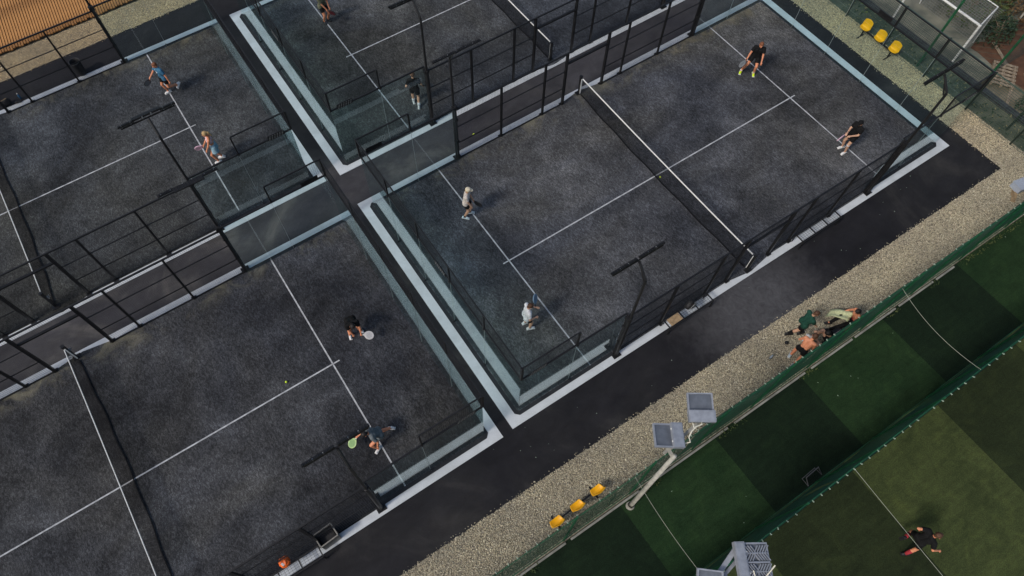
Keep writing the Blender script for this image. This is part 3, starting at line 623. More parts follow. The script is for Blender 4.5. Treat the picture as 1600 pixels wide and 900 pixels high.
# ------------------------------------------------------------------ benches by the courts
GRIDW=mat('bench_wire',(0.03,0.03,0.032),0.5)
def bench(x,y,L,label,q=-1):
    t=thing('bench',label,'bench',(x,y,0.0))
    H=0.45; D=0.36
    fr=MB().bar((-L/2,-D/2*1,H),(L/2,-D/2,H),0.035).bar((-L/2,D/2,H),(L/2,D/2,H),0.03)
    for i in range(4): fr.bar((-L/2+L*i/3,-D/2,H),(-L/2+L*i/3,D/2,H),0.035)
    part('frame',fr,BLACK,t)
    for s in (-1,1):
        part('leg',MB().bar((s*L/2,-D/2,H),(s*L/2,-D/2,0.03),0.035).box((s*L/2,-D/2,0.02),(0.09,0.07,0.015)),BLACK,t)
        part('leg',MB().bar((s*L/2,D/2,H),(s*L/2,D/2,0.03),0.035),BLACK,t)
    g=MB(); n=int(L/0.10)
    for i in range(n+1): g.bar((-L/2+L*i/n,-D/2,H+.006),(-L/2+L*i/n,D/2,H+.006),0.006)
    for j in range(1,5): g.bar((-L/2,-D/2+D*j/5,H+.002),(L/2,-D/2+D*j/5,H+.002),0.006)
    part('wire_seat',g,GRIDW,t); return t
bench(-3.10,-5.22,1.9,'black wire bench with a black bag on it, outside the right court')
bench(3.05,-5.22,1.9,'empty black wire bench outside the right court, right of the net post')
bench(-18.15,-5.28,1.95,'black wire bench carrying an orange bag at the bottom edge')
BAG=mat('black_nylon',(0.010,0.010,0.012),0.65,var=0.3,scale=12,bump=0.6,bscale=40)
BAGG=mat('grey_nylon',(0.16,0.165,0.17),0.7,var=0.2,scale=15)
def blob(name,pts,m,parent=None,vox=0.02,sm=6,mats=None):
    """union of capsules/ellipsoids remeshed to one skin"""
    mb=MB()
    for p in pts:
        if p[0]=='e': mb.ball(p[1],p[2],14,10)
        elif p[0]=='b': mb.box(p[1],p[2],Euler(p[3]).to_matrix() if len(p)>3 else None)
        else:
            a,b,r0,r1=Vector(p[1]),Vector(p[2]),p[3],p[4]
            if p[0] in('c',): mb.ball(a,r0,12,8); mb.ball(b,r1,12,8)
            if (b-a).length>1e-4: mb.tube([a,b],[r0,r1],12)
    me=mb.mesh('tmp',m); o=bpy.data.objects.new('tmp',me); C.objects.link(o)
    md=o.modifiers.new('r','REMESH'); md.mode='VOXEL'; md.voxel_size=vox; md.adaptivity=0.0
    s=o.modifiers.new('s','SMOOTH'); s.iterations=sm; s.factor=0.5
    dg=bpy.context.evaluated_depsgraph_get(); dg.update(); me2=bpy.data.meshes.new_from_object(o.evaluated_get(dg)); me2.name=name
    bpy.data.objects.remove(o); bpy.data.meshes.remove(me)
    me2.materials.clear()
    me2.materials.append(m); me2.polygons.foreach_set('use_smooth',[True]*len(me2.polygons))
    return link(name,me2,parent)
t=thing('sports_bag','round black sports bag standing on the wire bench outside the right court','bag',(-3.03,-5.12,0.46))
blob('bag_body',[('e',(0,0,0.17),(0.19,0.15,0.18)),('e',(0.03,0.02,0.3),(0.13,0.1,0.08))],BAG,t)
part('strap',MB().tube([(-.12,-.12,.2),(-.14,-.16,.32),(0,-.14,.42),(.12,-.1,.34),(.14,-.06,.2)],0.014,6),BAGG,t); part('pocket',MB().box((0.10,-0.10,0.17),(0.16,0.07,0.2)),BAGG,t)
CARD=mat('brown_card',(0.30,0.21,0.12),0.85,var=0.25,scale=9)
tag(bevel(part('seat_pad',MB().box((0,0,0),(0.50,0.28,0.02)),CARD,None,(-3.72,-5.22,0.475),(0,0,0.02))),'light brown board lying on the left end of the bench with the black bag','board')
ORG=mat('orange_plastic',(0.75,0.13,0.02),0.45,var=0.35,scale=14,bump=0.8,bscale=12)
t=thing('plastic_bag','crumpled orange plastic bag on the bench at the bottom edge','bag',(-18.16,-5.02,0.46))
ob=blob('bag_body',[('e',(0,0,0.14),(0.17,0.15,0.17)),('e',(-0.06,0.05,0.22),(0.10,0.1,0.12)),('e',(0.07,0.08,0.2),(0.09,0.07,0.12))],ORG,t)
md=ob.modifiers.new('crumple','DISPLACE'); tx=bpy.data.textures.new('crumple','CLOUDS'); tx.noise_scale=0.07; md.texture=tx; md.strength=0.07
part('white_tag',MB().box((-.05,-.06,.29),(.06,.10,.01),Euler((.4,.2,.5)).to_matrix()),TAPE,t)
# ball basket next to the bench
BOXM=mat('smoked_plastic',(0.10,0.095,0.085),0.4,var=0.2,scale=10)
t=thing('storage_crate','open smoky grey crate on the kerb beside the orange bag bench','crate',(-16.82,-5.02,0.02),R(4))
for s in (-1,1):
    part('side_wall',MB().box((s*0.27,0,0.32),(0.02,0.40,0.64)),BOXM,t); part('end_wall',MB().box((0,s*0.19,0.32),(0.52,0.02,0.64)),BOXM,t)
part('base',MB().box((0,0,0.03),(0.52,0.36,0.03)),BAG,t)
part('rim',MB().bar((-.29,-.21,.65),(.29,-.21,.65),.03).bar((-.29,.21,.65),(.29,.21,.65),.03).bar((-.29,-.19,.65),(-.29,.19,.65),.03).bar((.29,-.19,.65),(.29,.19,.65),.03),mat('rim_grey',(0.22,0.21,0.19),0.5),t)
part('rolled_cloth',MB().box((0,0,.3),(.44,.3,.3)),BAG,t)
# bin, bags and bottle on the far kerb of the top left court
t=thing('waste_bin','black round waste bin on the far kerb of the top left court','bin',(-16.93,17.72,0.02))
part('bin_body',MB().lathe([(0.0,0.01),(0.17,0.01),(0.19,0.1),(0.21,0.62),(0.225,0.66),(0.20,0.66),(0.18,0.58),(0.15,0.12),(0.0,0.10)],n=22),BAG,t,smooth=True)
part('rim',MB().tube([(0.215*math.cos(a*math.pi/10),0.215*math.sin(a*math.pi/10),0.67) for a in range(21)],0.016,6,False),GRIDW,t)
t=thing('sports_bag','black and brown sports bag on the kerb at the left edge beside the blue bottle','bag',(-20.15,17.76,0.02))
blob('bag_body',[('e',(0,0,0.13),(0.26,0.13,0.14)),('e',(0.12,0.02,0.2),(0.12,0.1,0.1))],BAG,t); part('strap',MB().tube([(-.2,0,.2),(-.05,-.1,.34),(.15,0,.3)],0.016,6),CARD,t)
BLU=mat('blue_plastic',(0.03,0.13,0.26),0.3)
t=thing('bottle','clear blue water bottle on the kerb near the left edge','bottle',(-19.55,17.78,0.02))
part('bottle_body',MB().lathe([(0,0),(.04,0),(.042,.16),(.03,.22),(.016,.25),(.016,.27),(0,.27)],n=12),BLU,t,smooth=True); part('cap',MB().lathe([(0.02,.265),(.02,.3),(0,.3)],n=10),TAPE,t)
t=thing('pouch','small black pouch lying on the kerb between bag and bottle','pouch',(-19.72,17.62,0.02)); blob('pouch_body',[('e',(0,0,0.05),(0.12,0.06,0.05)),('e',(0.12,-.05,0.04),(0.07,0.04,0.04))],BAG,t)
# ------------------------------------------------------------------ orange seats
SEAT=mat('orange_seat',(0.86,0.43,0.008),0.38,var=0.06,scale=6)
def seat_mesh():
    """bucket seat: shaped pan and low curved backrest in one shell"""
    mb=MB(); n=11; m=12; vs=[]
    for j in range(m+1):
        t=j/m
        for i in range(n+1):
            u=i/n*2-1
            if t<0.6:
                y=-0.10+t/0.6*0.20; z=-0.03*math.sin(math.pi*t/0.6)*(1-u*u)+0.035*u*u
                w=0.21-0.045*(1-t/0.6)**2*1.0+0.01
            else:
                s=(t-0.6)/0.4; y=0.10+0.06*math.sin(s*1.5); z=0.02+0.34*s-0.02*(1-u*u)*(1-s)+0.015*u*u; w=0.22-0.03*s*s
            if j==m: z-=0.03*u*u*2
            y2=y-(0.05*u*u if t>0.6 else 0)
            vs.append((u*w,y2,z))
    mb.add(vs,[(j*(n+1)+i,j*(n+1)+i+1,(j+1)*(n+1)+i+1,(j+1)*(n+1)+i) for j in range(m) for i in range(n)])
    return mb
def seat_row(loc,rz,label,legs,pitch=0.78):
    t=thing('seat_row',label,'seats',loc,rz,'rows of three orange stadium seats')
    me=seat_mesh().mesh('seat',SEAT,True)
    part('beam',MB().bar((-pitch-.12,0,0.36),(pitch+.12,0,0.36),0.05,0.05),BLACK,t)
    for i in (-1,0,1):
        o=link('seat',me,t,(i*pitch,0,0.43)); s=o.modifiers.new('thick','SOLIDIFY'); s.thickness=0.025; b=o.modifiers.new('sub','SUBSURF'); b.levels=1; b.render_levels=1
        part('seat_bracket',MB().box((i*pitch,0.02,0.375),(0.2,0.16,0.02)).box((i*pitch,0,0.37),(0.09,0.12,0.05)),BLACK,t)
    for x in legs: part('leg',MB().bar((x,0,0.34),(x,0,0.02),0.05).bar((x,-.24,.02),(x,.2,.02),.05,.03),BLACK,t)
    return t
seat_row((-10.15,-8.33,0.0),R(183),'row of three orange seats on the gravel below the floodlight mast, seen from behind',(-0.75,0.75))
seat_row((11.95,0.12,0.0),R(-90),'row of three orange seats facing the court, by the top right wire fence',(-0.75,0.75))
# ------------------------------------------------------------------ slatted timber deck at the top left
SLAT=mat('oiled_timber',(0.26,0.118,0.035),0.6,col2=(0.56,0.27,0.085),scale=1.4,stretch=(7,0.6,1),detail=7,bump=0.4,bscale=20)
GAPM=mat('deck_gap_shade',(0.05,0.025,0.01),0.9)
t=thing('timber_deck','orange brown timber slats side by side at the top left corner','deck',(-18.0,20.72,0.0),R(-5))
me=[MB().box((0,2.6+e,0.10),(0.086,5.2,0.045)).mesh('slat',SLAT) for e in (0,0.03,-0.03,0.055)]
for i in range(96):
    o=link('slat',me[random.randrange(4)],t,(-6.0+i*0.118,0.02+0.0875*(-6.0+i*0.118),random.uniform(-.004,.004)))
part('gap_shade_sheet',MB().add([(x,0.06+0.0875*x+dy,0.07) for x in (-6,5.4) for dy in (0,5)],[(0,2,3,1)]),GAPM,t)  # dark sheet under the slats, its colour stands in for shade in the gaps
# ------------------------------------------------------------------ beyond the east wire fence
EG=mat('rough_grass',(0.045,0.060,0.040),0.95,col2=(0.13,0.138,0.095),scale=1.6,detail=9,bump=0.8,bscale=35)
WORN=mat('worn_pitch',(0.10,0.105,0.085),0.95,col2=(0.20,0.195,0.15),scale=1.3,detail=9,bump=0.7,bscale=45)
BEIGE=mat('sandy_ground',(0.10,0.085,0.055),0.95,col2=(0.20,0.17,0.12),scale=1.5,detail=8,bump=0.8,bscale=30)
RED=mat('red_earth',(0.060,0.028,0.016),0.95,col2=(0.115,0.055,0.030),scale=2.5,detail=8,bump=0.8,bscale=25)
setting('verge',MB().poly(wobble_edge(12.50,13.62,-60,30,0.03,0.3,'W'),-0.008),EG)
setting('worn_pitch',MB().poly(rect(13.86,40,-3.75,30),-0.006),WORN)
setting('sandy_ground',MB().poly(wobble_edge(13.62,20,-9.0,-3.78,0.12,0.4,'EN'),-0.010),BEIGE)
setting('red_earth',MB().poly(wobble_edge(15.3,21,-6.2,-2.2,0.15,0.4,'SENW'),0.0),RED)
BAND=mat('dark_kerb',(0.035,0.037,0.042),0.85,var=0.3,scale=5,bump=0.3,bscale=30)
bl=thing('low_kerb_wall','low dark kerb wall behind the wire fence at the top right','low wall',(13.70,0,0))
cm=MB().box((0,0,0.06),(0.24,1.48,0.16)).mesh('kerb_block',BAND)
for i in range(16): link('kerb_block',cm,bl,(random.uniform(-.01,.01),-9.0+i*1.5,random.uniform(-.006,.006)))
WG=mat('fence_wire_green',(0.045,0.080,0.062),0.5); WD=mat('dark_green_post',(0.014,0.024,0.019),0.5)
t=thing('wire_fence','dark green welded wire fence behind the orange seats at the top right','fence',(12.36,0,0))
pm=MB().box((0,0,1.0),(0.06,0.06,2.05)).mesh('post',WD)
g=MB(); 
for j in range(21): g.bar((0,-1.065,0.02+j*0.096),(0,1.065,0.02+j*0.096),0.009)
for i in range(15): g.bar((0.006,-1.065+i*0.152,0.02),(0.006,-1.065+i*0.152,1.98),0.006)
g.bar((0,-1.065,1.99),(0,1.065,1.99),0.028)
gm=g.mesh('wire_panel',WG)
for i in range(9):
    y=-8.65+i*2.15; link('post',pm,t,(0,y,0)); 
    if i<8: link('wire_panel',gm,t,(0,y+1.075,0))
t=thing('wire_fence','dark green wire fence with tall green posts behind the goal','fence',(14.68,-3.70,0))
part('post',MB().tube([(0,0,0),(0,0,5.2)],0.05,8),GPOST,t); part('post',MB().tube([(-2.05,2.05,0),(-2.05,2.05,5.2)],0.05,8),GPOST,t); part('post',MB().tube([(4.2,0,0),(4.2,0,5.2)],0.045,8),GPOST,t)
g=MB()
for j in range(22): z=0.1+j*0.12; g.bar((0,0,z),(4.2,0,z),0.008)
for j in range(21): z=0.1+j*0.25; g.bar((-2.05,2.05,z),(0,0,z),0.006)
part('wire_panel',g,WG,t)
GOALW=mat('goal_white',(0.62,0.62,0.60),0.5,var=0.1); NETW=mat('goal_net',(0.20,0.205,0.19),0.8)
t=thing('football_goal','white football goal frame with net behind the wire fence at the top right','goal',(13.9,-2.35,0))
part('goal_post',MB().tube([(0,0,0),(0,0,1.98)],0.045,8),GOALW,t); part('goal_post',MB().tube([(0,3.2,0),(0,3.2,1.98)],0.045,8),GOALW,t)
part('crossbar',MB().tube([(0,-.04,1.98),(0,3.24,1.98)],0.045,8),GOALW,t)
part('back_stay',MB().tube([(0,0,1.98),(1.45,.3,1.98),(1.75,.3,0)],0.025,6).tube([(0,3.2,1.98),(1.45,3.2,1.98),(1.75,3.2,0)],0.025,6).tube([(1.45,.3,1.98),(1.45,3.2,1.98)],.02,6),GOALW,t)
g=MB()
for i in range(13): x=1.45*i/12; g.bar((x,0,1.97),(x,3.2,1.97),0.008); g.bar((x,.3*i/12,1.97),(x*1.2,.3*i/12,0.02),0.008)
for i in range(17): z=1.97*i/16; g.bar((0,0,z),(1.75-.3*z/1.97,.3,z),0.008); g.bar((1.75-.3*z/1.97,.3,z),(1.75-.3*z/1.97,3.2,z),0.008)
for i in range(25): y=.3+2.9*i/24; g.bar((1.45,y,1.97),(1.75,y,0.02),0.008); g.bar((0,y,1.975),(1.45,y,1.975),0.008)
part('goal_net',g,NETW,t)
PAL=mat('grey_timber',(0.16,0.12,0.085),0.85,col2=(0.30,0.24,0.17),scale=3,stretch=(1,6,1),bump=0.4)
t=thing('wooden_pallet','weathered wooden pallet lying beyond the corner of the wire fence','pallet',(15.05,-4.0,0),R(32))
sm=MB().box((0,0,0.13),(0.12,0.95,0.022)).mesh('board',PAL)
for i in range(7): link('board',sm,t,((i-3)*0.2,random.uniform(-.02,.02),random.uniform(0,.006)),(0,0,random.uniform(-.03,.03)))
bm_=MB().box((0,0,0.06),(1.35,0.09,0.10)).mesh('bearer',PAL)
for y in (-.4,0,.4): link('bearer',bm_,t,(0,y,0))
pk=MB().box((0,0,0.02),(1.5,0.12,0.03)).mesh('plank',PAL)
for k,(x,y,a) in enumerate(((14.6,-4.75,.5),(15.4,-4.95,.75),(16.0,-3.2,1.1))):
    tag(link('plank',pk,None,(x,y,0.01),(0,0,a)),('grey loose plank nearest the wire fence corner','grey loose plank lying below the pallet','grey loose plank on the red earth above the pallet')[k],'plank','loose planks by the pallet')
def shrub(name,label,cx,cy,rx,ry,h,n,size,ml,seed,group='shrubs beyond the wire fence'):
    t=thing(name,label,'shrub',(cx,cy,0),0,group); rr=random.Random(seed); br=MB()
    for i in range(9):
        a=rr.uniform(0,6.28); k=rr.uniform(.3,.85); br.tube([(0,0,0),(rx*k*.4*math.cos(a),ry*k*.4*math.sin(a),h*.5),(rx*k*math.cos(a),ry*k*math.sin(a),h*rr.uniform(.6,.95))],[.03,.02,.006],5)
    part('branch',br,PAL,t)
    tag(part('foliage',leafy(n,0,0,0,0,h,size,seed,(0,0,rx,ry)),ml,t),kind='stuff')
shrub('shrub','tall green shrub at the top right corner behind the goal',17.3,-0.6,1.5,1.5,1.8,2600,0.13,LEAF,5)
shrub('shrub','brown autumn shrub at the top right corner, right of the green one',18.6,-1.9,1.3,1.2,1.5,2000,0.13,LEAFB,6)
shrub('shrub','dark green shrub between the pale pole and the tall green post',16.6,-2.35,0.9,0.6,1.0,1100,0.11,LEAFD,8)
shrub('shrub','low dark green bush behind the wire fence at the right edge',14.5,-6.3,0.9,1.1,0.6,1300,0.10,LEAFD,9)
tag(part('pole',MB().tube([(17.7,-2.4,0),(17.75,-2.45,2.4)],0.04,8),MAST),'thin pale pole standing among the shrubs at the top right corner','pole')
t=thing('short_post','short dark green post with pale cap behind the fence at the right edge','post',(12.85,-5.95,0)); part('shaft',MB().tube([(0,0,0),(0.05,0,1.15)],0.04,8),WD,t); part('cap',MB().ball((0.05,0,1.17),0.045),CORD,t)
mb=leafy(350,12.55,13.5,-9,4.5,0.14,0.12,77); tag(part('verge_weeds',mb,LEAFD),'dark grass and weeds along the foot of the wire fence at the top right','weeds',kind='stuff')
mb=leafy(500,12.6,13.5,-9,4.5,0.10,0.10,78); tag(part('dry_grass',mb,mat('dry_leaf',(0.16,0.15,0.07),0.8,col2=(0.25,0.22,0.12),scale=3)),'dry pale grass blades at the foot of the wire fence','grass',kind='stuff')
# box and card at the right edge, black ball, training goal
PB=mat('pale_blue_plastic',(0.34,0.38,0.46),0.5,var=0.1)
t=thing('plastic_crate','pale blue grey plastic box on the gravel at the right edge','crate',(10.95,-8.05,0.0),R(-12))
part('box_body',MB().box((0,0,.13),(.62,.42,.26)),PB,t); part('lid',MB().box((0,0,.275),(.66,.46,.03)),PB,t)
t=thing('card_box','flattened brown cardboard piece on the gravel next to the pale blue box','cardboard',(10.38,-8.22,0.03),R(25)); part('flap',MB().box((0,0,0),(.5,.16,.02)).box((.12,.1,.03),(.26,.14,.015),Euler((.5,0,0)).to_matrix()),CARD,t)
t=thing('ball','small black ball on the gravel between the standing man in green and the shirtless man','ball',(-0.95,-7.88,0.07)); part('shell',MB().ball((0,0,0),0.065,14,10),BAG,t,smooth=True)
TGS=0.62
t=thing('training_goal','small pale framed training goal at the foot of the second green fence','goal',(-3.48,-11.58,0.0),R(3))
TG=mat('worn_white_tube',(0.13,0.135,0.14),0.6)
part('frame',MB().tube([(-.48,-.22,.03),(-.44,.15,.42),(.44,.15,.42),(.48,-.22,.03)],0.028,6).tube([(-.48,-.22,.03),(-.46,.2,.03),(.46,.2,.03),(.48,-.22,.03)],0.02,6),TG,t)
g=MB()
for i in range(13): x=-.44+.88*i/12; g.bar((x,.15,.42),(x,-.24,.05),.006)
for i in range(7): f=i/6; g.bar((-.45,.15-.39*f,.42-.37*f),(.45,.15-.39*f,.42-.37*f),.006)
part('goal_net',g,BAG,t); t.scale=(TGS,TGS,TGS)
# ------------------------------------------------------------------ balls
BALL=mat('tennis_yellow',(0.62,0.80,0.05),0.85)
bm0=MB().ball((0,0,0),0.038,14,10).mesh('ball',BALL,True)
for (x,y,z),l in (((-0.05,-0.16,0.066),'yellow ball in front of the net on the centre line of the right court'),((-15.75,0.22,0.066),'yellow ball on the turf of the bottom left court, above its centre line'),
                  ((-14.72,-2.72,0.35),'yellow ball in the air just left of the green racket'),((-4.86,5.62,0.04),'yellow ball on the dark path between the right court and the top court')):
    tag(link('ball',bm0,None,(x,y,z)),l,'ball','yellow padel balls')
# ------------------------------------------------------------------ people
def skinmat(k,c): return mat('skin_'+k,c,0.55,var=0.10,scale=18)
SK=skinmat('fair',(0.52,0.30,0.20)); SKT=skinmat('tanned',(0.50,0.21,0.105)); SKO=skinmat('sunburnt',(0.60,0.24,0.13))
def cloth(name,c): return mat('cloth_'+name,c,0.85,var=0.18,scale=16,bump=0.5,bscale=35,spec=0.2)
CB=cloth('black',(0.0065,0.0065,0.0072)); CW=cloth('white',(0.66,0.66,0.68)); CG=cloth('grey',(0.13,0.15,0.16)); CBL=cloth('blue',(0.045,0.14,0.24)); CNV=cloth('navy',(0.012,0.016,0.04))
CK=cloth('khaki',(0.13,0.13,0.085)); CLB=cloth('light_blue',(0.24,0.38,0.46)); CPK=cloth('pale_pink',(0.60,0.42,0.45)); CGR=cloth('green',(0.012,0.055,0.038)); CRD=cloth('red',(0.32,0.03,0.04)); CCR=cloth('cream',(0.60,0.53,0.40)); CTW=cloth('towel',(0.50,0.52,0.30))
SHW=mat('shoe_white',(0.66,0.66,0.66),0.6,var=0.1); SHY=mat('shoe_neon',(0.62,0.82,0.02),0.5); SHB=mat('shoe_black',(0.015,0.015,0.017),0.6); SHC=mat('shoe_blue_white',(0.42,0.50,0.56),0.55,var=0.3,scale=20)
HBR=mat('hair_brown',(0.075,0.035,0.018),0.7,var=0.4,scale=40); HBK=mat('hair_black',(0.012,0.009,0.008),0.6,var=0.4,scale=40); HBL=mat('hair_blond',(0.42,0.28,0.13),0.6,var=0.35,scale=40); HGI=mat('hair_ginger',(0.17,0.06,0.025),0.65,var=0.35,scale=40); EYE=mat('eye_dark',(0.02,0.015,0.012),0.3); LIP=mat('lip',(0.35,0.10,0.08),0.5)
def V(*a): return Vector(a)
def ik(a,b,l1,l2,hint):
    d=b-a; L=min(d.length,(l1+l2)*0.995); 
    if d.length>L: b=a+d.normalized()*L; d=b-a
    x=(l1*l1-l2*l2+L*L)/(2*L); h=math.sqrt(max(0,l1*l1-x*x)); u=d.normalized(); p=(hint-u*hint.dot(u))
    if p.length<1e-4: p=V(0,0,1).cross(u)
    return a+u*x+p.normalized()*h,b
def person(label,loc,yaw,pose,top=('shirt',CW),bottom=CB,shoes=SHW,skin=SK,hair=HBR,hairstyle='short',socks=None,extra=None,group=None,knee_band=None):
    t=thing('person',label,'person',(loc[0],loc[1],loc[2] if len(loc)>2 else 0.026),R(yaw),group)
    g=pose.get
    hz=g('hip',0.92); px,py=g('px',0.0),g('py',0.0)
    lean=Matrix.Rotation(R(g('lean',6)),3,'Y')@Matrix.Rotation(R(-g('side',0)),3,'X'); tw=Matrix.Rotation(R(g('turn',0)),3,'Z')
    T=lean@tw
    pel=V(px,py,hz); hl=pel+V(0,.09,-.02); hr=pel+V(0,-.09,-.02)
    wst=pel+lean@V(0,0,.17); ch=pel+T@V(0.01,0,.34); nk=pel+T@V(0.0,0,.50); sh=pel+T@V(0,0,.46)
    sl=sh+T@V(0,.175,-.02); sr=sh+T@V(0,-.175,-.02)
    H=T@Euler((R(g('hroll',0)),R(g('hpitch',5)),R(g('hyaw',0)))).to_matrix(); hd=nk+T@V(0,0,.05)+H@V(.02,0,.115)
    fl=V(*g('fl',(0.03,.12,0))); fr=V(*g('fr',(-0.03,-.12,0)))
    al,ar=fl+V(0,0,.085),fr+V(0,0,.085)
    kl,al=ik(hl,al,.43,.43,V(1,.15,0)); kr,ar=ik(hr,ar,.43,.43,V(1,-.15,0))
    hL=V(*g('hl',(0.05,.25,.80))); hR=V(*g('hr',(0.05,-.25,.80)))
    el,wl=ik(sl,hL,.28,.25,T@V(*g('el',(-.6,.5,-.5)))); er,wr=ik(sr,hR,.28,.25,T@V(*g('er',(-.6,-.5,-.5))))
    S=[('c',hl,hr,.098,.098)]
    for s in (-1,1):
        o=lean@V(0,s*.05,0); o2=T@V(0,s*.075,0); S+=[('c',pel+o,wst+o,.095,.09),('c',wst+o,ch+o2,.09,.102),('c',ch+o2,sh+o2-T@V(0,0,.05),.102,.075)]
    S+=[('c',sl,sr,.062,.062),('c',nk-T@V(0,0,.06),nk+T@V(.01,0,.08),.058,.052)]
    S+=[('e',hd,(.094,.080,.105)),('c',hd+H@V(.02,0,-.03),hd+H@V(.055,0,-.085),.068,.040),('c',hd+H@V(.092,0,.0),hd+H@V(.112,0,-.025),.010,.016)]
    for s in (-1,1): S+=[('e',hd+H@V(-.005,s*.083,-.01),(.018,.014,.026))]
    for h_,k_,a_,f_,yw in ((hl,kl,al,fl,g('tl',8)),(hr,kr,ar,fr,g('tr',-8))):
        tt=Matrix.Rotation(R(yw),3,'Z')@V(1,0,0)
        S+=[('c',h_,k_,.088,.060),('c',k_,k_+(a_-k_)*.35,.056,.060),('c',k_+(a_-k_)*.35,a_,.060,.040),('c',a_,a_+tt*.08-V(0,0,.04),.038,.03)]
    for s_,e_,w_,q in ((sl,el,wl,1),(sr,er,wr,-1)):
        S+=[('c',s_,e_,.052,.041),('c',e_,w_,.042,.028)]
        d=(w_-e_).normalized(); sd=d.cross(V(0,0,1)); sd=sd.normalized() if sd.length>.1 else V(0,1,0); up=sd.cross(d)
        S+=[('c',w_,w_+d*.07,.028,.034)]
        for i,lf in enumerate((.85,1,.95,.75)):
            a=w_+d*.085+sd*((i-1.5)*.021); b=a+d*.035*lf+up*-.008; c=b+d*.022*lf-up*.026; S+=[('c',a,b,.011,.010),('c',b,c,.010,.0085)]
        a=w_+d*.03+sd*.03*-q; S+=[('c',a,a-sd*.02*q+d*.03-up*.015,.012,.011)]
    body=blob('body',S,skin,t,vox=0.0105,sm=3)
    kind,tm=top
    if kind=='shirt':
        Q=[('c',hl+V(0,0,.05),hr+V(0,0,.05),.117,.117)]
        for s in (-1,1):
            o=lean@V(0,s*.055,0); o2=T@V(0,s*.078,0); Q+=[('c',pel+o,wst+o,.115,.108),('c',wst+o,ch+o2,.108,.118),('c',ch+o2,sh+o2-T@V(0,0,.04),.118,.085)]
            hs=hl if s>0 else hr; Q+=[('t',hs+V(0,0,.08),hs-V(0,0,.07),.118,.122)]
        Q+=[('c',sl,sr,.076,.076),('c',sh,nk,.08,.062)]
        for s_,e_ in ((sl,el),(sr,er)): Q+=[('c',s_,s_+(e_-s_)*.2,.078,.075),('t',s_,s_+(e_-s_)*.68,.078,.070)]
        so=blob('shirt',Q,tm,t,vox=0.013,sm=4)
        part('collar',MB().tube([nk+T@V(.062*math.cos(a*.63),.068*math.sin(a*.63),.028-.012*math.cos(a*.63)) for a in range(11)],0.010,6,False),tm,t)
    elif kind=='top':
        Q=[]
        for s in (-1,1):
            o2=T@V(0.005,s*.07,0); Q+=[('t',wst.lerp(ch,.35)+o2,ch+o2,.098,.116),('c',ch+o2,ch+o2+T@V(.01,0,.05),.114,.1)]
        blob('sports_top',Q,tm,t,vox=0.012,sm=2)
    Q=[('c',hl+V(0,0,.01),hr+V(0,0,.01),.113,.113),('c',pel+lean@V(0,.05,.06),pel+lean@V(0,-.05,.06),.112,.112)]
    if g('skirt'):
        for s,hh in ((1,hl),(-1,hr)): Q+=[('t',hh+V(0,0,.04),hh+V(.0,s*.03,-.26),.115,.15)]
    else:
        sl_=g('short',.62)
        for h_,k_ in ((hl,kl),(hr,kr)): Q+=[('t',h_,h_+(k_-h_)*sl_,.108,.098 if sl_<.9 else .075)]
        if sl_>=.9:
            for k_,a_ in ((kl,al),(kr,ar)): Q+=[('c',k_,k_+(a_-k_)*.9,.074,.055)]
    blob('skirt' if g('skirt') else ('trousers' if g('short',.62)>=.9 else 'shorts'),Q,bottom,t,vox=0.013,sm=3)
    for a_,f_,yw,pt,k_ in ((al,fl,g('tl',8),g('pl',0),kl),(ar,fr,g('tr',-8),g('pr',0),kr)):
        M=Matrix.Rotation(R(yw),3,'Z')@Matrix.Rotation(R(pt),3,'Y'); c=a_-M@V(0,0,.085)
        sh_=blob('shoe',[('c',c+M@V(-.055,0,.045),c+M@V(.15,0,.036),.045,.038),('c',c+M@V(.04,.008,.042),c+M@V(.12,-.008,.038),.048,.046),('c',c+M@V(-.04,0,.05),c+M@V(-.01,0,.095),.045,.048)],shoes,t,vox=0.011,sm=2)
        so=MB().box(c+M@V(.045,0,.011),(.29,.095,.022),M); part('sole',so,SHW if shoes is not SHB else SHB,sh_)
        if socks: part('sock',MB().tube([a_+V(0,0,.01),a_+(k_-a_)*socks[1]],[.050,.050 if socks[1]<.3 else .064],12),socks[0],t,smooth=True)
    if knee_band: part('knee_band',MB().tube([kl+(al-kl)*-.02,kl+(al-kl)*.10],[.066,.064],12),knee_band,t,smooth=True)
    # hair or cap
    if hairstyle=='short': blob('hair',[('e',hd+H@V(-.014,0,.022),(.098,.090,.098)),('c',hd+H@V(-.05,0,-.01),hd+H@V(-.06,0,-.05),.060,.045),('c',hd+H@V(.05,.02,.075),hd+H@V(.05,-.02,.075),.030,.030)],hair,t,vox=0.011,sm=2)
    if hairstyle=='long':
        blob('hair',[('e',hd+H@V(-.016,0,.02),(.100,.094,.102)),('c',hd+H@V(-.08,0,.03),hd+H@V(-.14,0,-.02),.050,.04),('c',hd+H@V(-.14,0,-.02),hd+H@V(-.15,0,-.22),.045,.022)],hair,t,vox=0.011,sm=2)
        part('hair_band',MB().ball(hd+H@V(-.115,0,.01),.036,8,6),CB,t)
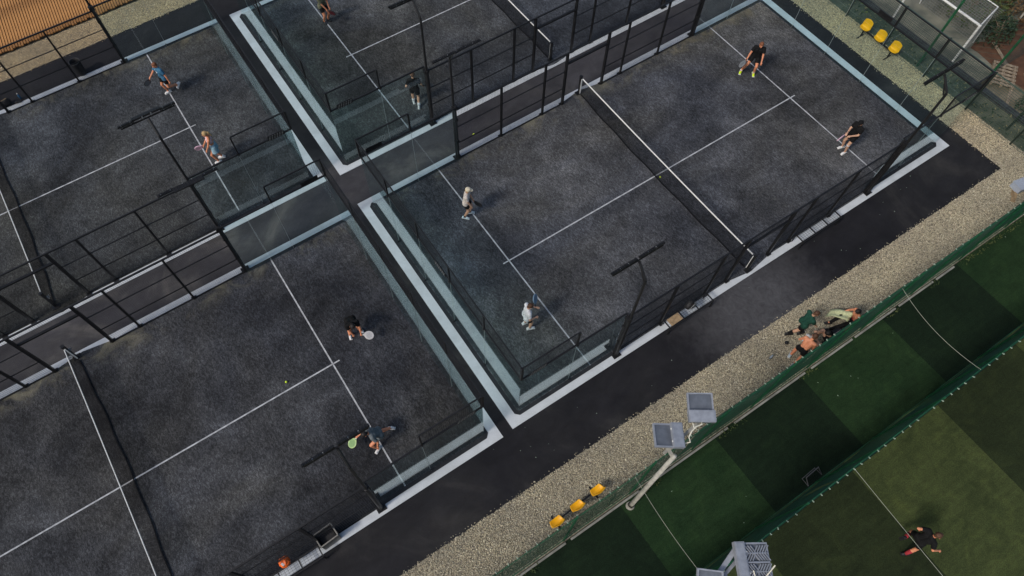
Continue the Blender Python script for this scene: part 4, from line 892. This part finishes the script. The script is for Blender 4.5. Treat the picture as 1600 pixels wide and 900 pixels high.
    if hairstyle=='cap':
        blob('hair',[('e',hd+H@V(-.018,0,.0),(.096,.090,.095))],hair,t,vox=0.012,sm=2)
        cm_=extra or CB
        cp=blob('cap',[('e',hd+H@V(-.008,0,.035),(.106,.099,.090))],cm_,t,vox=0.011,sm=2)
        part('peak',MB().add([hd+H@V(.075+(.10*math.cos(a)),.075*math.sin(a),.035-.01*math.cos(a)) for a in [i*math.pi/8-math.pi/2 for i in range(9)]]+[hd+H@V(.06,.07*math.sin(a),.05) for a in [i*math.pi/8-math.pi/2 for i in range(9)]]+[hd+H@V(.075+(.10*math.cos(a)),.075*math.sin(a),.022-.01*math.cos(a)) for a in [i*math.pi/8-math.pi/2 for i in range(9)]],[(i,i+1,i+10,i+9) for i in range(8)]+[(i+18,i+9,i+10,i+19) for i in range(8)]+[(i,i+18,i+19,i+1) for i in range(8)]),cm_,cp)
    for s in (-1,1): part('eye',MB().ball(hd+H@V(.083,s*.032,.012),.011,8,6),EYE,t)
    part('mouth',MB().box(hd+H@V(.091,0,-.055),(.012,.042,.010),H),LIP,t)
    M=Matrix.Translation(Vector(t.location))@Matrix.Rotation(R(yaw),4,'Z')
    return t,dict(L=M@wl,R=M@wr,dl=(M.to_3x3()@(wl-el)).normalized(),dr=(M.to_3x3()@(wr-er)).normalized(),M=M,ch=M@ch,T=M.to_3x3()@T,hd=M@hd,pel=M@pel)
def racket(label,hand,direction,normal,face,rim=None,grip=None):
    t=thing('padel_racket',label,'racket',tuple(hand),0,'padel rackets')
    d=Vector(direction).normalized(); n=Vector(normal); n=(n-d*n.dot(d)).normalized(); s=d.cross(n)
    M=Matrix((d,s,n)).transposed(); N=24
    el=[(0.30+0.145*math.cos(a),0.128*math.sin(a)) for a in [2*math.pi*k/N for k in range(N)]]
    mb=MB(); 
    mb.add([M@V(x,y,z) for z in (-.014,.014) for x,y in el],[tuple(range(N))[::-1],tuple(range(N,2*N))])
    part('face',mb,face,t)
    part('frame',MB().tube([M@V(x,y,0) for x,y in el+[el[0]]],0.019,6,False).tube([M@V(.10,0,0),M@V(.185,.085,0)],.016,6).tube([M@V(.10,0,0),M@V(.185,-.085,0)],.016,6),rim or face,t)
    h=MB()
    for i in range(-3,4):
        for j in range(-3,4):
            if i*i+j*j<11: h.tube([M@V(.30+i*.028,j*.028,-.0155),M@V(.30+i*.028,j*.028,.0155)],.006,6)
    part('hole',h,SHB,t); part('grip',MB().tube([M@V(-.05,0,0),M@V(.12,0,0)],.017,8),grip or SHB,t)
    return t
RG=mat('racket_grey',(0.16,0.17,0.18),0.4); RP=mat('racket_pink',(0.62,0.40,0.50),0.4); RR=mat('racket_red',(0.10,0.012,0.02),0.4); RB=mat('racket_black',(0.015,0.015,0.017),0.4); RBL=mat('racket_blue',(0.18,0.28,0.38),0.4); RW=mat('racket_white',(0.72,0.68,0.66),0.4); RGN=mat('racket_green',(0.16,0.30,0.10),0.4); RRIM=mat('racket_rim_lime',(0.42,0.55,0.25),0.4); RMG=mat('racket_magenta',(0.45,0.08,0.16),0.4)
# 1 striding man in blue, top left court
t,i=person('man in blue printed t-shirt and dark shorts striding near the wooden slats',(-14.14,14.54),195,dict(hip=.92,lean=2,fl=(-.34,.12,.22),pl=45,fr=(.06,-.10,0),hl=(-.02,.36,.86),hr=(.42,-.30,.92),hpitch=14),('shirt',CBL),CB,SHW,SKO,HGI)
racket('dark grey racket held low by the man in the blue shirt',i['R']+V(0,0,-.02),(-.7,.0,-.6),(0,1,.3),RG,RB)
pm=MB()
for k,(a,b) in enumerate(((-.05,.08),(.0,.03),(.05,.0),(.0,-.04),(-.04,-.07))): pm.box(i['ch']+i['T']@V(.117,a*.8,b),(.012,.045,.018),i['T'])
o=part('shirt_print',pm,CW,t); o.matrix_parent_inverse=i['M'].inverted()
# 2 woman
t,i=person('blonde woman in pale top and light blue skirt in the top left court',(-13.84,10.11),165,dict(hip=.90,lean=3,skirt=1,fl=(.06,.10,0),fr=(-.10,-.10,0),hl=(.30,.16,.78),hr=(.34,-.12,.86),hpitch=12),('top',CPK),CLB,SHW,SKO,HBL,'long')
racket('pale pink racket held by the blonde woman',i['R'],(-.75,.30,-.45),(.2,1,.2),RP,RP)
# 3 man cut by top edge
t,i=person('man in khaki shirt and black shorts cut by the top edge',(-6.83,14.68),-75,dict(hip=.88,lean=14,fl=(.02,.12,0),fr=(0,-.10,0),hl=(.30,.14,.80),hr=(.32,-.02,.78),hpitch=15),('shirt',CK),CB,SHB,SKO,HBR)
racket('dark red racket held low by the man in khaki',i['R'],(.55,-.45,-.55),(.5,.6,.3),RR,RB)
# 4 back turned man
t,i=person('back-turned man in black t-shirt and shorts behind the glass of the top court',(-5.98,8.22),62,dict(hip=.90,lean=10,fl=(.16,.10,0),fr=(-.14,-.10,0),hl=(.16,.28,.92),hr=(.20,-.34,.88),hpitch=12),('shirt',CB),CB,SHW,SK,HBR,socks=(CW,.35))
racket('black racket held at his right side by the back-turned man in black',i['R'],(.75,-.35,-.1),(.1,.3,1),RB,RB)
# 5 neon shoes
t,i=person('man in black with neon yellow shoes on the line',(6.60,2.02),-140,dict(hip=.88,lean=7,fl=(.12,.16,0),fr=(.16,-.36,0.02),hl=(.36,.26,.78),hr=(.24,-.34,.80),hpitch=10,hyaw=8),('shirt',CB),CB,SHY,SKO,HGI,socks=(CW,.12))
racket('grey racket held by the man with the neon shoes',i['R'],(-.75,-.1,-.5),(0,.5,.8),RG,RG)
# 6 cap man
t,i=person('man in black clothes and black cap standing on the line',(6.80,-3.10),172,dict(hip=.92,lean=5,fl=(.10,.14,0),fr=(.02,-.12,0),hl=(.30,.08,1.02),hr=(.34,-.10,1.06),hpitch=14),('shirt',CB),CB,SHW,SK,HBK,'cap',knee_band=CW,extra=CB)
part('cap_logo',MB().box((0,0,0),(.012,.03,.022)),CW,t,(.098,0,1.66))
racket('pink and black racket held in front of him by the man in the black cap',i['R'],(-.45,.05,-.35),(.5,.6,.6),RMG,RP)
# 7 white shirt pale hat
t,i=person('man in loose white shirt and pale cap beside the line',(-7.16,2.52),-40,dict(hip=.92,lean=6,fl=(.10,.10,0),fr=(-.06,-.14,0),hl=(.24,.12,.86),hr=(.22,-.18,.84),hpitch=8,hyaw=10),('shirt',cloth('offwhite',(.60,.53,.48))),CB,SHC,SK,HBL,'cap',socks=(CB,.15),extra=CCR)
racket('black racket held low by the man in the pale cap',i['L'],(.45,-.55,-.75),(.8,.5,.1),RB,RB)
# 8 white tee
t,i=person('brown-haired man in white t-shirt at the near end of the service line',(-7.97,-2.50),-18,dict(hip=.92,lean=6,fl=(.02,.14,0),fr=(.12,-.10,0),tr=-4,hl=(.34,.10,1.16),hr=(.26,-.20,1.02),hpitch=16),('shirt',CW),CB,SHW,SK,HBR)
racket('blue and white racket held up by the man in the white t-shirt',i['L'],(.25,.45,.5),(.6,-.4,.6),RBL,RBL)
# 9 leaning forward
t,i=person('man in black bending forward in the bottom left court, holding a white racket',(-12.96,0.58),-98,dict(hip=.80,px=-.10,lean=46,fl=(.06,.22,0),fr=(.04,-.20,0),hl=(.44,.16,.62),hr=(.36,-.10,.60),el=(0,1,-.1),er=(0,-1,-.1),hpitch=2),('shirt',CB),CB,SHW,SKO,HBK)
racket('white racket held by the bending man in black',i['L'],(.35,-.25,-.25),(.1,-.35,.9),RW,RW)
# 10 lunging
t,i=person('man in grey t-shirt and black hair lunging to hit the ball on the service line',(-14.02,-3.20),176,dict(hip=.66,lean=34,fl=(.22,.26,0),fr=(-.42,-.14,0.02),pr=24,tl=30,tr=-40,hl=(.22,.34,.55),hr=(.62,-.22,.66),hpitch=14,short=.55),('shirt',CG),CG,SHW,SKO,HBK)
racket('green racket swung at the ball by the lunging man in grey',i['R'],(-.75,-.15,-.45),(.45,.1,.9),RGN,RRIM,RW)
# on the gravel
t,i=person('standing man in dark green t-shirt and black shorts looking down on the gravel',(-0.47,-7.76,0.0),-24,dict(hip=.90,lean=9,fl=(.20,-.02,0),fr=(-.22,.02,0),fl_=0,hl=(.42,.06,.82),hr=(.40,-.16,.80),hpitch=26,short=.7),('shirt',CGR),CB,SHB,SK,HBR,socks=(CB,.5))
t,i=person('sunburnt shirtless man bending forward in black shorts against the green fence',(-1.20,-8.42,0.0),10,dict(hip=.88,lean=24,fl=(.06,.14,0),fr=(-.14,-.14,0),hl=(.34,.22,.86),hr=(.36,-.16,.84),hpitch=16,short=.5),('none',CB),CB,SHC,SKO,HBR)
t,i=person('shirtless dark-haired man seated by the fence with a pale yellow towel and outstretched legs',(1.30,-8.52,0.0),155,dict(hip=.42,px=-.05,lean=10,fl=(.78,.12,0),fr=(.60,-.14,0),pl=-35,hl=(.30,.30,.42),hr=(.28,-.30,.44),hpitch=22,short=1),('none',CB),CB,SHB,SKO,HBK)
part('waistband',MB().tube([i['M'].inverted()@i['pel']+V(.115*math.cos(a*.63),.165*math.sin(a*.63),.09) for a in range(11)],.018,6,False),CRD,t)
t,i=person('black-clad person seated at the fence with knees drawn up, between the two shirtless men',(0.05,-8.62,0.0),120,dict(hip=.20,px=-.05,lean=14,fl=(.50,.10,0),fr=(.44,-.10,0),hl=(.40,.14,.46),hr=(.40,-.14,.46),hpitch=30,short=.5),('shirt',CB),CB,SHW,SK,HBK)
# towel
def towel():
    mb=MB(); n=10; m=14; vs=[]
    for i in range(n+1):
        for j in range(m+1):
            u=i/n; v=j/m; x=u*.42; y=v*.62; z=.62-.50*v*v+0.035*math.sin(u*9+v*2)+.02*math.sin(v*11); vs.append((x,y,z))
    return mb.add(vs,[(i*(m+1)+j,(i+1)*(m+1)+j,(i+1)*(m+1)+j+1,i*(m+1)+j+1) for i in range(n) for j in range(m)])
o=part('towel',towel(),CTW,None,(0.92,-8.50,0.02),(0,0,R(12)),smooth=True); s_=o.modifiers.new('t','SOLIDIFY'); s_.thickness=.012; tag(o,'pale yellow green towel hanging beside the dark-haired shirtless man','towel')
t=thing('sports_bag','black bag on the gravel against the fence right of the seated person in black','bag',(0.62,-8.55,0.0)); blob('bag_body',[('e',(0,0,.17),(.24,.15,.17)),('e',(.1,0,.26),(.12,.1,.1))],BAG,t); part('handle',MB().tube([(-.15,0,.3),(0,-.03,.42),(.15,0,.32)],.014,6),BAGG,t)
t=thing('bottle','clear bottle on the gravel at the feet of the bending shirtless man','bottle',(-1.78,-7.98,0.0)); part('bottle_body',MB().lathe([(0,0),(.04,0),(.042,.16),(.03,.22),(.016,.25),(0,.26)],n=12),mat('bottle_clear',(.28,.33,.40),.2),t,smooth=True); part('cap',MB().lathe([(.018,.25),(.018,.28),(0,.28)],n=8),RBL,t)
# runner
t,i=person('running man in black with red socks on the olive green pitch',(-2.66,-14.50,0.006),-24,dict(hip=.90,px=.0,lean=14,fl=(-.26,.14,.60),pl=85,fr=(-.10,-.26,0.0),pr=8,hl=(-.02,.26,1.12),hr=(.34,-.36,.98),hpitch=2,el=(-1,.4,-.3),er=(-.7,-.5,-.6)),('shirt',CB),CB,SHB,SKO,HBR,socks=(CRD,.55))
